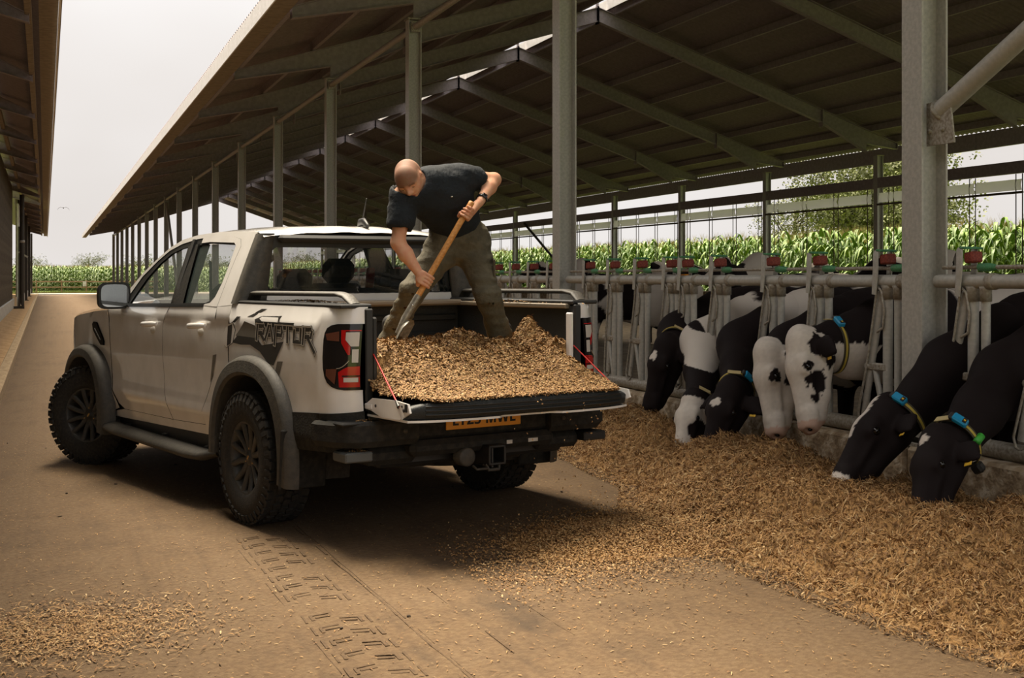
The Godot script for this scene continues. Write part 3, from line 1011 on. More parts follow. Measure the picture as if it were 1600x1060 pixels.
		# fuel flap and decals on the bed side
		if sg < 0:
			var fl := side_sheet(t, "fuel_flap", M.paint, sg, [0.47, 1.07, 0.50, 1.13, 0.45, 1.19, 0.34, 1.212, 0.305, 1.17, 0.335, 1.09, 0.43, 1.055], 0.003, 0.004)
			side_sheet(fl, "flap_gap", M.black_trim, sg, [0.475, 1.064, 0.506, 1.13, 0.454, 1.196, 0.337, 1.219, 0.298, 1.17, 0.330, 1.084, 0.432, 1.048], 0.0012, 0.0)
			side_sheet(fl, "flap_stripe", M.decal_dark, sg, [0.42, 1.19, 0.345, 1.205, 0.36, 1.08, 0.42, 1.062], 0.0045, 0.0)
		side_sheet(t, "decal_bar", M.decal_dark, sg, [-0.01, 1.245, -0.159, 1.28, -0.406, 1.286, -0.354, 1.237, -0.586, 1.239, -0.563, 1.205, -0.022, 1.206], 0.002, 0.0)
		side_sheet(t, "decal_band", M.decal_grey, sg, [0.29, 1.135, 0.145, 1.23, -0.022, 1.206, -0.06, 1.12, 0.20, 1.10], 0.002, 0.0)
		side_sheet(t, "decal_band", M.decal_dark, sg, [0.34, 1.088, 0.26, 1.135, -0.05, 1.13, -0.13, 1.09, -0.44, 1.124, -0.30, 0.975, -0.22, 0.985, -0.10, 1.05, 0.05, 1.085, 0.2, 1.08], 0.0026, 0.0)
		side_sheet(t, "decal_slash", M.decal_dark, sg, [0.115, 1.258, -0.08, 1.311, -0.165, 1.312, 0.026, 1.258], 0.002, 0.0)
		side_sheet(t, "decal_slash", M.decal_dark, sg, [0.28, 1.256, 0.218, 1.257, 0.30, 1.215, 0.345, 1.217], 0.002, 0.0)
		side_sheet(t, "decal_slash", M.decal_grey, sg, [-0.354, 1.003, -0.435, 1.007, -0.36, 0.905, -0.309, 0.925], 0.002, 0.0)
		side_sheet(t, "decal_slash", M.decal_grey, sg, [0.665, 0.99, 0.60, 1.0, 0.70, 0.84, 0.75, 0.80], 0.0035, 0.0)
		lettering(t, sg)
		tail_lamp(t, sg, tail)
		flare(t, sg, FW, 0.37, 0.475, 0.58, -6.0, 192.0, 0.035)
		flare(t, sg, RW, 0.40, 0.50, 0.625, -4.0, 192.0, 0.0)
		# wheel housings
		for c: float in [FW, RW]:
			var rings := []
			for i in 17:
				var a := deg_to_rad(lerpf(-12, 192, i / 16.0))
				rings.append([Vector3(c + 0.50 * cos(a), 0.4 + 0.50 * sin(a), sg * 0.90), Vector3(c + 0.52 * cos(a), 0.4 + 0.52 * sin(a), sg * 0.52)])
			put(MB.new().loft(rings, false, false), "wheel_housing", M.underbody, t)
		# step board with its brackets
		var sb := put(MB.new().tube([Vector3(2.93, 0.335, sg * 0.86), Vector3(2.82, 0.315, sg * 0.93), Vector3(2.6, 0.31, sg * 0.94), Vector3(1.0, 0.31, sg * 0.94), Vector3(0.82, 0.315, sg * 0.93), Vector3(0.72, 0.335, sg * 0.86)], [0.06, 0.085, 0.09, 0.09, 0.085, 0.06], 14, true, Vector2(0.45, 1.0)), "side_step", M.flare, t)
		for x: float in [0.95, 1.8, 2.65]:
			put(MB.new().bar(Vector3(x, 0.32, sg * 0.92), Vector3(x, 0.40, sg * 0.6), 0.06, 0.04), "bracket", M.black_plastic, sb)
		put(MB.new().box(Vector3(1.83, 0.385, sg * 0.79), Vector3(2.4, 0.21, 0.12), Basis.IDENTITY, 0.02), "rocker", M.black_trim, t)
		# mud flaps
		put(MB.new().box(Vector3(-0.53, 0.44, sg * 0.85), Vector3(0.02, 0.36, 0.30), Basis(Vector3.BACK, 0.1), 0.008), "mud_flap", M.black_plastic, t)
		put(MB.new().box(Vector3(FW - 0.47, 0.37, sg * 0.86), Vector3(0.02, 0.26, 0.24), Basis(Vector3.BACK, 0.1), 0.008), "mud_flap", M.black_plastic, t)
		door_mirror(t, sg)
		# black corner trim at the rear of the cab
		var rings := []
		for i in 9:
			var y := lerpf(1.335, 1.79, i / 8.0)
			var w := body_w(y) + 0.012
			var g := lerpf(0.715, 0.655, i / 8.0)
			rings.append([Vector3(0.412, y, sg * (w - 0.03)), Vector3(0.412, y, sg * w), Vector3(0.34, y, sg * w), Vector3(0.312, y, sg * (w - 0.012)), Vector3(0.298, y, sg * (w - 0.045)), Vector3(0.30, y, sg * g), Vector3(0.33, y, sg * g)])
		put(MB.new().loft(rings, true, true, 3), "corner_trim", M.flare, t)
		# bed rail cap, bar above it and the inner track
		put(MB.new().box(Vector3(-0.36, 1.343, sg * 0.80), Vector3(1.50, 0.026, 0.20), Basis.IDENTITY, 0.008), "bed_cap", M.black_trim, t)
		put(MB.new().tube([Vector3(0.30, 1.36, sg * 0.80), Vector3(0.26, 1.403, sg * 0.80), Vector3(-0.92, 1.408, sg * 0.80), Vector3(-1.01, 1.395, sg * 0.80), Vector3(-1.08, 1.35, sg * 0.79)], [0.03, 0.03, 0.03, 0.03, 0.025], 12, true, Vector2(0.5, 1.5)), "rail_bar", M.flare, t)
		put(MB.new().box(Vector3(-0.38, 1.318, sg * 0.705), Vector3(1.36, 0.03, 0.05), Basis.IDENTITY, 0.006), "cover_track", M.alu, t)
		put(MB.new().box(Vector3(-0.41, 1.075, sg * 0.735), Vector3(1.40, 0.50, 0.05), Basis.IDENTITY, 0.01), "bed_wall", M.bedliner, t)
		put(MB.new().box(Vector3(-0.02, 0.93, sg * 0.64), Vector3(0.9, 0.2, 0.16), Basis.IDENTITY, 0.05), "wheel_box", M.bedliner, t)
		put(MB.new().box(Vector3(-1.115, 1.07, sg * 0.728), Vector3(0.03, 0.52, 0.05), Basis.IDENTITY, 0.008), "tail_seal", M.black_trim, t)
		put(MB.new().box(Vector3(-1.095, 1.07, sg * 0.688), Vector3(0.05, 0.42, 0.03), Basis.IDENTITY, 0.008), "tail_jamb", M.paint if sg > 0 else M.black_trim, t)
		# red tailgate cable
		var ca := Vector3(-1.12, 1.075, sg * 0.70)
		var cb := Vector3(-1.50, 0.815, sg * 0.752)
		var cbl := put(MB.new().tube([ca, cb], 0.0045, 6), "tailgate_cable", M.red_cable, t)
		put(MB.new().tube([cb.lerp(ca, 0.12), cb], [0.006, 0.013], 8), "cable_end", M.black_trim, cbl)
	roof_and_glass(t)
	front_end(t)
	tail_end(t)
	cabin(t)
	# wheels: each stands on the sloping floor
	wheel(t, Vector3(RW, 0.388, -0.855), 0.0, -1.0)
	wheel(t, Vector3(RW, 0.432, 0.855), 0.0, 1.0)
	wheel(t, Vector3(FW, 0.362, -0.88), deg_to_rad(31), -1.0)
	wheel(t, Vector3(FW, 0.407, 0.88), deg_to_rad(28), 1.0)

# the word on the bed side: angular letters of straight strokes, dark on a pale outline with a dark edge
func lettering(t: Node3D, sg: float) -> void:
	var word := Node3D.new()
	word.name = "lettering"
	t.add_child(word, true)
	var glyph := {
		"R": [[0, 0, 0.12, 1], [0.02, 1, 0.9, 1], [0.9, 1, 0.98, 0.82, 0.9, 0.5], [0.9, 0.5, 0.2, 0.44], [0.45, 0.46, 0.95, 0]],
		"A": [[0, 0, 0.42, 1], [0.42, 1, 0.72, 1], [0.72, 1, 0.96, 0], [0.25, 0.36, 0.85, 0.36]],
		"P": [[0.05, -0.25, 0.15, 1], [0.15, 1, 0.92, 1], [0.92, 1, 0.95, 0.72, 0.85, 0.42], [0.85, 0.42, 0.15, 0.42]],
		"T": [[0, 1, 1, 1], [0.5, 1, 0.48, 0]],
		"O": [[0.1, 0.1, 0.14, 0.92], [0.14, 0.95, 0.9, 0.95], [0.92, 0.95, 0.88, 0.05], [0.88, 0.05, 0.08, 0.05]]}
	var txt := "RAPTOR"
	var wl := 0.112
	for layer in 3:
		var half: float = [0.0215, 0.0185, 0.0118][layer]
		var m: Material = [M.decal_dark, M.decal_light, M.decal_dark][layer]
		for i in 6:
			var mb := MB.new()
			var u0 := 0.37 - i * 0.1315     # along the reading direction, from the middle of the word
			for st: Array in glyph[txt[i]]:
				for q in range(0, st.size() - 2, 2):
					var a := Vector2(st[q] * wl, st[q + 1] * 0.078)
					var b := Vector2(st[q + 2] * wl, st[q + 3] * 0.078)
					if (i == 0 or i == 5) and st[-1] == 0 and st[0] == (0 if i == 0 else 0.45): # long spur of the first and last letter
						if i == 0: a += Vector2(0.035, -0.042)
						else: b += Vector2(0.045, -0.045)
					var d := (b - a).normalized()
					var n := Vector2(-d.y, d.x) * half
					var e := d * half
					var poly := []
					for p: Vector2 in [a - e - n, b + e - n, b + e + n, a - e + n]:
						var along := p.x - 0.37 - 0.0 + (0.37 - u0)
						var u := -0.42 - along if sg < 0 else -0.42 + along
						poly.append_array([u, 1.128 + p.y])
					sheet(mb, v2(poly), func(u: float, y: float) -> Vector3: return side_pt(u, y, sg, 0.0035 + 0.0012 * layer), 0.2)
			put_sheet(mb, ["letter_edge", "letter_outline", "letter"][layer], m, word)

func tail_lamp(t: Node3D, sg: float, tail: Array) -> void:
	var lamp := side_sheet(t, "tail_lamp", M.lens_dark, sg, tail, 0.004, 0.03, [], 0.03)
	for e in [
		["red_lens", M.lens_red, [-1.085, 1.212, -1.195, 1.212, -1.195, 1.206, -1.11, 1.206, -1.11, 1.16, -1.14, 1.12, -1.14, 1.075, -1.128, 1.075, -1.09, 1.14]],
		["red_lens", M.lens_red, [-1.078, 0.98, -1.11, 1.0, -1.132, 1.01, -1.195, 1.012, -1.195, 0.897, -1.083, 0.897]],
		["white_lens", M.lens_white, [-1.112, 1.20, -1.185, 1.20, -1.185, 1.122, -1.142, 1.122, -1.112, 1.158]],
		["white_lens", M.lens_white, [-1.15, 1.106, -1.185, 1.106, -1.185, 1.033, -1.15, 1.033]],
		["white_lens", M.lens_white, [-1.108, 0.95, -1.185, 0.95, -1.185, 0.925, -1.108, 0.925]],
		["dark_lens", M.lens_dark, [-1.10, 0.962, -1.19, 0.962, -1.19, 0.955, -1.10, 0.955]],
		["amber_lens", M.lens_amber, [-1.0, 0.995, -1.07, 0.998, -1.058, 0.912, -1.0, 0.958]],
		["amber_lens", M.lens_amber, [-0.985, 1.19, -1.075, 1.205, -1.078, 1.15, -1.0, 1.155]]]:
		side_sheet(lamp, e[0], e[1], sg, e[2], {"red_lens": 0.007, "amber_lens": 0.007, "white_lens": 0.0095, "dark_lens": 0.0115}[e[0]], 0.003, [], 0.012)
	var arcp := []
	for i in 9:
		var f := i / 8.0
		arcp.append(side_pt(lerpf(-1.07, -1.135, f), 1.0 + 0.045 * f * f, sg, 0.008))
	put(MB.new().tube(arcp, 0.003, 5), "chrome_line", M.chrome, lamp)

func flare(t: Node3D, sg: float, cx: float, cy: float, ri: float, ro: float, a0: float, a1: float, more: float) -> void:
	var n := 40
	var prof := [[ri + 0.02, -0.12], [ri, -0.03], [ri, 0.055], [ri + 0.012, 0.070], [ri + 0.02, 0.073], [ro - 0.035, 0.060], [ro - 0.02, 0.050], [ro - 0.004, 0.014], [ro, -0.02]]
	var mb := MB.new()
	# lip, broad face and bevel keep crisp edges between them
	for run in [[0, 2, 11], [2, 4, 12], [4, 5, 13], [5, 8, 14]]:
		var rings := []
		for i in n + 1:
			var a := lerpf(a0, a1, float(i) / n)
			var sq := 1.0 + 0.05 * pow(absf(sin(deg_to_rad(2.0 * a))), 2.0)
			var ring := []
			for k in range(run[0], run[1] + 1):
				var r: float = prof[k][0] * sq
				ring.append(Vector3(cx + r * cos(deg_to_rad(a)), cy + r * sin(deg_to_rad(a)), sg * (0.925 + prof[k][1] + (more if k > 0 and k < 8 else 0.0))))
			rings.append(ring)
		mb.loft(rings, false, false, run[2])
	put(mb, "wheel_arch_flare", M.flare, t)

func door_mirror(t: Node3D, sg: float) -> void:
	var rings := []
	for i in 7:
		var f := i / 6.0
		var x := lerpf(2.50, 2.68, f)
		var k := sqrt(1.0 - 0.75 * f * f)
		var ring := []
		for j in 20:
			var a := TAU * j / 20
			var cx := signf(cos(a)) * pow(absf(cos(a)), 0.45)
			var cy := signf(sin(a)) * pow(absf(sin(a)), 0.45)
			ring.append(Vector3(x, 1.365 + 0.105 * k * cy - 0.012 * f, sg * (1.01 + 0.125 * k * cx)))
		rings.append(ring)
	var m := put(MB.new().loft(rings, true, true, 2), "door_mirror", M.black_trim, t)
	var g := []
	for j in 20:
		var a := TAU * j / 20
		g.append_array([sg * (1.01 + 0.108 * signf(cos(a)) * pow(absf(cos(a)), 0.5)), 1.365 + 0.088 * signf(sin(a)) * pow(absf(sin(a)), 0.5)])
	put(MB.new().slab(v2(g), Transform3D(Basis(Vector3(0, 0, 1), Vector3.UP, Vector3.LEFT), Vector3(2.499, 0, 0)), 0.006), "mirror_glass", M.mirror, m)
	put(MB.new().bar(Vector3(2.57, 1.275, sg * 0.88), Vector3(2.57, 1.30, sg * 0.97), 0.08, 0.05, Vector3.UP, 0.015), "mirror_arm", M.black_trim, m)

func roof_and_glass(t: Node3D) -> void:
	var prof := [[2.0, 1.718], [1.77, 1.779], [1.48, 1.808], [1.1, 1.818], [0.8, 1.814], [0.42, 1.80], [0.33, 1.785], [0.29, 1.765]]
	var rings := []
	for p in prof:
		var w := body_w(p[1])
		var ring := []
		for i in 25:
			var s := lerpf(-1, 1, i / 24.0)
			var ridge := 0.006 * (cos(s * 16.0) * 0.5 + 0.5) * (1.0 if absf(s) < 0.8 else 0.0)
			var crown := 0.052 * (1.0 - pow(absf(s), 2.6))
			if p[0] < 0.35: crown *= 0.8
			ring.append(Vector3(p[0], p[1] + crown - ridge, s * w))
		rings.append(ring)
	put(MB.new().loft(rings, false, false, 1), "roof", M.paint, t)
	var ant := put(MB.new().tube([Vector3(0.50, 1.855, 0.06), Vector3(0.47, 1.88, 0.06), Vector3(0.42, 1.885, 0.06), Vector3(0.36, 1.85, 0.06)], [0.012, 0.028, 0.028, 0.018], 10, true, Vector2(1, 0.7)), "antenna", M.black_trim, t)
	put(MB.new().tube([Vector3(0.44, 1.885, 0.06), Vector3(0.36, 2.04, 0.05)], [0.006, 0.003], 6), "whip", M.black_trim, ant)
	# windscreen
	var ws := []
	for i in 7:
		var f := i / 6.0
		var x := lerpf(2.02, 2.74, f)
		var y := lerpf(1.745, 1.265, f)
		var w := lerpf(body_w(1.72), body_w(1.31), f) - 0.03
		var ring := []
		for j in 13:
			var s := lerpf(-1, 1, j / 12.0)
			ring.append(Vector3(x + 0.11 * (1 - s * s), y + 0.03 * (1 - s * s) * (1 - f), s * w))
		ws.append(ring)
	put(MB.new().loft(ws, false, false, 1), "windscreen", M.glass, t)
	# rear wall of the cab with its window
	var to := func(a: float, y: float) -> Vector3: return Vector3(0.33 - 0.02 * (1.0 - pow(a / 0.8, 2.0)) - 0.05 * (y - 1.4), y, a)
	var glass := [-0.70, 1.40, -0.715, 1.42, -0.665, 1.68, -0.64, 1.70, 0.64, 1.70, 0.665, 1.68, 0.715, 1.42, 0.70, 1.40]
	var mb := MB.new()
	sheet(mb, v2([-0.86, 1.392, -0.70, 1.785, 0.70, 1.785, 0.86, 1.392]), to, 0.08, [v2(glass)], 0.03, Vector3(1, 0, 0))
	var rw := put_sheet(mb, "rear_window_frame", M.black_trim, t)
	mb = MB.new()
	sheet(mb, v2(glass), func(a: float, y: float) -> Vector3: return to.call(a, y) + Vector3(0.008, 0, 0), 0.08)
	put_sheet(mb, "rear_window", M.tint, rw)
	mb = MB.new()
	sheet(mb, v2([-0.89, 1.30, -0.86, 1.393, 0.86, 1.393, 0.89, 1.30]), to, 0.08, [], 0.03, Vector3(1, 0, 0))
	put_sheet(mb, "cab_rear_panel", M.paint, t)
	put(MB.new().box(Vector3(0.27, 1.755, 0), Vector3(0.06, 0.05, 1.28), Basis.IDENTITY, 0.02), "roof_spoiler", M.black_trim, t)

func front_end(t: Node3D) -> void:
	var rings := []
	for i in 12:
		var f := i / 11.0
		var x := lerpf(2.70, 4.17, f)
		var ye := lerpf(1.265, 1.135, f * f)
		var e := side_pt(x, 1.19, 1.0)
		var ring := []
		for j in 21:
			var s := lerpf(-1, 1, j / 20.0)
			var bulge := 0.022 * (smoothstep(0.35, 0.5, absf(s)) - smoothstep(0.8, 0.95, absf(s)))
			ring.append(Vector3(x + 0.06 * (1 - s * s) * f, ye + 0.045 * (1 - pow(absf(s), 3.0)) + bulge, s * (e.z - 0.006)))
		rings.append(ring)
	put(MB.new().loft(rings, false, false, 1), "bonnet", M.paint, t)
	put(MB.new().box(Vector3(4.20, 0.62, 0), Vector3(0.22, 0.34, 1.66), Basis.IDENTITY, 0.08), "front_bumper", M.black_plastic, t)
	var gr := put(MB.new().box(Vector3(4.20, 0.96, 0), Vector3(0.1, 0.32, 1.0), Basis.IDENTITY, 0.03), "grille", M.black_plastic, t)
	for i in 3:
		put(MB.new().box(Vector3(4.26, 0.87 + 0.09 * i, 0), Vector3(0.03, 0.03, 0.94), Basis.IDENTITY, 0.01), "grille_bar", M.flare, gr)
	for sg: float in [-1.0, 1.0]:
		var hl := put(MB.new().box(Vector3(4.13, 1.0, sg * 0.68), Vector3(0.16, 0.24, 0.26), Basis(Vector3.UP, sg * 0.5), 0.04), "headlamp", M.lens_white, t)
		put(MB.new().box(Vector3(4.21, 1.03, sg * 0.67), Vector3(0.02, 0.03, 0.2), Basis(Vector3.UP, sg * 0.5), 0.005), "daylight_strip", M.chrome, hl)

func tail_end(t: Node3D) -> void:
	# bed
	put(MB.new().box(Vector3(-0.41, 0.80, 0), Vector3(1.42, 0.06, 1.44), Basis.IDENTITY, 0.01), "bed_floor", M.bedliner, t)
	var bw := put(MB.new().box(Vector3(0.27, 1.06, 0), Vector3(0.05, 0.52, 1.48), Basis.IDENTITY, 0.01), "bed_front_wall", M.bedliner, t)
	for y: float in [0.98, 1.1, 1.22]:
		put(MB.new().box(Vector3(0.235, y, 0), Vector3(0.02, 0.045, 1.38), Basis.IDENTITY, 0.008), "rib", M.bedliner, bw)
	put(MB.new().box(Vector3(0.22, 1.325, 0), Vector3(0.12, 0.04, 1.40), Basis.IDENTITY, 0.012), "cover_housing", M.alu, t)
	put(MB.new().box(Vector3(-1.10, 0.75, 0), Vector3(0.04, 0.12, 1.52), Basis.IDENTITY, 0.01), "tail_sill", M.black_trim, t)
	# tailgate lowered flat
	var tg := Node3D.new()
	tg.name = "tailgate"
	t.add_child(tg, true)
	var outl := []
	var n := 28
	for i in n + 1:
		var a := lerpf(-0.745, 0.745, float(i) / n)
		var e := absf(a) / 0.745
		outl.append(Vector2(a, -1.660 + 0.085 * pow(e, 5.0) + 0.05 * (1.0 - smoothstep(0.22, 0.30, e))))
	var skin := PackedVector2Array([Vector2(0.745, -1.13), Vector2(-0.745, -1.13)])
	for p in outl: skin.append(p)
	var fl := Basis(Vector3(0, 0, 1), Vector3(1, 0, 0), Vector3(0, 1, 0))
	put(MB.new().slab(skin, Transform3D(fl, Vector3(0, 0.735, 0)), 0.012), "outer_skin", M.paint, tg)
	# black inner liner whose rear lip is rounded
	var rings := []
	for i in n + 1:
		var a: float = lerpf(-0.735, 0.735, float(i) / n)
		var e := absf(a) / 0.735
		var xe := -1.675 + 0.10 * pow(e, 5.0)
		var h := 0.078 * (1.0 - 0.45 * pow(e, 8.0))
		rings.append([Vector3(-1.15, 0.750, a), Vector3(xe + 0.03, 0.749, a), Vector3(xe + 0.008, 0.757, a), Vector3(xe, 0.78, a), Vector3(xe - 0.004, 0.772 + h * 0.75, a), Vector3(xe + 0.012, 0.772 + h, a), Vector3(xe + 0.04, 0.772 + h, a), Vector3(xe + 0.05, 0.765 + h, a), Vector3(-1.15, 0.765 + h, a)])
	put(MB.new().loft(rings, true, true, 2), "liner", M.bedliner, tg)
	for k in 3:
		var pts := []
		for i in n + 1:
			var a: float = lerpf(-0.66, 0.66, float(i) / n)
			var e := absf(a) / 0.735
			pts.append(Vector3(-1.680 + 0.10 * pow(e, 5.0), 0.775 + 0.022 * k, a))
		put(MB.new().tube(pts, 0.005, 5), "lip_groove", M.black_trim, tg)
	for sg: float in [-1.0, 1.0]:
		var ep := put(MB.new().slab(v2([-1.12, 0.80, -1.20, 0.84, -1.46, 0.845, -1.59, 0.835, -1.61, 0.79, -1.50, 0.745, -1.30, 0.742, -1.19, 0.77, -1.12, 0.775]), Transform3D(Basis(Vector3.RIGHT, Vector3.UP, Vector3.BACK), Vector3(0, 0, sg * 0.745 - 0.006)), 0.012), "end_plate", M.paint, tg)
		for h in [[-1.24, 0.80, 0.009], [-1.53, 0.82, 0.007], [-1.55, 0.80, 0.011]]:
			put(MB.new().lathe(Vector3(h[0], h[1], sg * 0.752), Vector3(0, 0, sg), [[0, h[2]], [0.0015, h[2]], [0.0015, 0]], 10), "hole", M.ink, ep)
		put(MB.new().box(Vector3(-1.575, 0.815, sg * 0.754), Vector3(0.022, 0.045, 0.006), Basis.IDENTITY, 0.002), "latch", M.ink, ep)
		put(MB.new().box(Vector3(-1.15, 0.79, sg * 0.745), Vector3(0.10, 0.035, 0.02), Basis.IDENTITY, 0.006), "hinge", M.paint, tg)
	# bumper
	var bp := Node3D.new()
	bp.name = "rear_bumper"
	t.add_child(bp, true)
	for sg: float in [-1.0, 1.0]:
		var rings2 := []
		for i in 12:
			var f := i / 11.0
			var a := f * 1.45
			# round the corner: from the side to the rear
			var cx := -0.92 - 0.29 * minf(1.0, sin(minf(a * 1.3, PI / 2)) )
			var cz := 0.985 if f < 0.1 else lerpf(0.985, 0.46, pow((f - 0.1) / 0.9, 1.6))
			if f >= 0.1: cx = -0.92 - 0.29 * minf(1.0, sin(minf((f - 0.1) * 3.2, PI / 2)))
			var inn := Vector3(-0.9, 0, 0.45)
			var o := Vector3(cx, 0, cz)
			var d := (o - inn).normalized()
			rings2.append([Vector3(o.x - d.x * 0.12, 0.705, sg * (o.z - d.z * 0.12)), Vector3(o.x - d.x * 0.02, 0.705, sg * (o.z - d.z * 0.02)), Vector3(o.x, 0.69, sg * o.z), Vector3(o.x, 0.60, sg * o.z), Vector3(o.x - d.x * 0.03, 0.565, sg * (o.z - d.z * 0.03)), Vector3(o.x - d.x * 0.16, 0.56, sg * (o.z - d.z * 0.16))])
		var cm := MB.new()
		for e in 5:
			var strip := []
			for r in rings2: strip.append([r[e], r[e + 1]])
			cm.loft(strip, false, false, 20 + e)
		cm.quad(rings2[11][0], rings2[11][1], rings2[11][4], rings2[11][5])
		cm.quad(rings2[11][1], rings2[11][2], rings2[11][3], rings2[11][4])
		put(cm, "corner", M.black_plastic, bp)
		put(MB.new().box(Vector3(-1.04, 0.70, sg * 0.70), Vector3(0.30, 0.02, 0.46), Basis.IDENTITY, 0.008), "step_pad", M.black_trim, bp)
		put(MB.new().box(Vector3(-1.10, 0.515, sg * 0.82), Vector3(0.16, 0.055, 0.17), Basis.IDENTITY, 0.008), "step_plate", M.step_grey if sg < 0 else M.black_trim, bp)
		put(MB.new().lathe(Vector3(-1.212, 0.645, sg * 0.55), Vector3.LEFT, [[0, 0.014], [0.004, 0.014], [0.006, 0.0]], 12), "parking_sensor", M.flare, bp)
		put(MB.new().box(Vector3(-1.0, 0.50, sg * 0.58), Vector3(0.24, 0.10, 0.34), Basis.IDENTITY, 0.03), "lower_beam", M.black_plastic, bp)
	put(MB.new().box(Vector3(-1.08, 0.64, 0), Vector3(0.16, 0.14, 0.96), Basis.IDENTITY, 0.03), "centre", M.black_plastic, bp)
	put(MB.new().box(Vector3(-1.08, 0.535, 0), Vector3(0.24, 0.09, 1.0), Basis.IDENTITY, 0.03), "lower_centre", M.black_plastic, bp)
	put(MB.new().box(Vector3(-1.02, 0.465, 0), Vector3(0.1, 0.08, 1.3), Basis.IDENTITY, 0.02), "tow_beam", M.black_trim, bp)
	var hi := put(MB.new().box(Vector3(-1.16, 0.455, 0), Vector3(0.2, 0.11, 0.012)), "hitch", M.black_trim, bp)
	for e in [[0.0, 0.05, 0.12, 0.014], [0.0, -0.05, 0.12, 0.014], [0.053, 0.0, 0.014, 0.114], [-0.053, 0.0, 0.014, 0.114]]:
		put(MB.new().box(Vector3(-1.2, 0.47 + e[1], 0.03 + e[0]), Vector3(0.14, e[3], e[2]), Basis.IDENTITY, 0.003), "receiver", M.black_trim, bp)
	var loop := []
	for i in 13: loop.append(Vector3(-1.24, 0.405 + 0.035 * cos(PI * i / 12 + PI / 2), 0.03 + 0.05 * sin(PI * i / 12 + PI / 2)))
	put(MB.new().tube([Vector3(-1.24, 0.42, -0.03), Vector3(-1.25, 0.385, -0.02), Vector3(-1.25, 0.385, 0.05), Vector3(-1.24, 0.42, 0.06)], 0.01, 8), "safety_loop", M.flare, bp)
	put(MB.new().lathe(Vector3(-1.19, 0.465, -0.14), Vector3.LEFT, [[-0.05, 0.055], [0.02, 0.055], [0.025, 0.045], [0.025, 0.0]], 18), "tow_socket", M.flare, bp)
	put(MB.new().tube([Vector3(-1.21, 0.41, -0.10), Vector3(-1.25, 0.395, -0.10), Vector3(-1.25, 0.395, -0.03), Vector3(-1.21, 0.41, -0.03)], 0.008, 8), "socket_loop", M.flare, bp)
	for s in [[0.16, 0.04], [0.33, 0.07]]:
		put(MB.new().box(Vector3(-1.202, 0.53, s[0]), Vector3(0.003, 0.022, s[1]), Basis.IDENTITY, 0.001), "sticker", M.decal_light, bp)
	# number plate
	var pl := put(MB.new().box(Vector3(-1.172, 0.680, 0.0), Vector3(0.008, 0.11, 0.52), Basis.IDENTITY, 0.003), "number_plate", M.plate, t)
	var tm := TextMesh.new()
	tm.text = "LT25 MWL"
	var font := SystemFont.new()
	font.font_names = PackedStringArray(["Droid Sans"])
	font.font_weight = 700
	tm.font = font
	tm.font_size = 64
	tm.depth = 0.002
	tm.pixel_size = 0.00145
	putm(tm, "plate_letters", M.ink, pl, Transform3D(Basis(Vector3(0, 0, 1), Vector3.UP, Vector3.LEFT), Vector3(-1.177, 0.680, 0)))
	# under the floor
	put(MB.new().box(Vector3(1.5, 0.50, 0), Vector3(4.9, 0.22, 0.9), Basis.IDENTITY, 0.03), "chassis", M.underbody, t)
	put(MB.new().box(Vector3(-0.3, 0.68, 0), Vector3(1.6, 0.2, 1.3), Basis.IDENTITY, 0.03), "bed_underside", M.underbody, t)
	put(MB.new().box(Vector3(1.8, 0.46, 0), Vector3(2.2, 0.2, 1.5), Basis.IDENTITY, 0.03), "floor_pan", M.underbody, t)
	var ax := put(MB.new().tube([Vector3(RW, 0.39, -0.72), Vector3(RW, 0.43, 0.72)], 0.05, 10), "rear_axle", M.underbody, t)
	put(MB.new().ball(Vector3(RW, 0.41, 0.05), Vector3(0.16, 0.15, 0.16), 14), "differential", M.underbody, ax)
	put(MB.new().lathe(Vector3(-0.72, 0.47, 0), Vector3.UP, [[-0.09, 0.0], [-0.09, 0.25], [-0.05, 0.33], [0.08, 0.33], [0.08, 0.0]], 24), "spare_wheel", M.tyre, t)

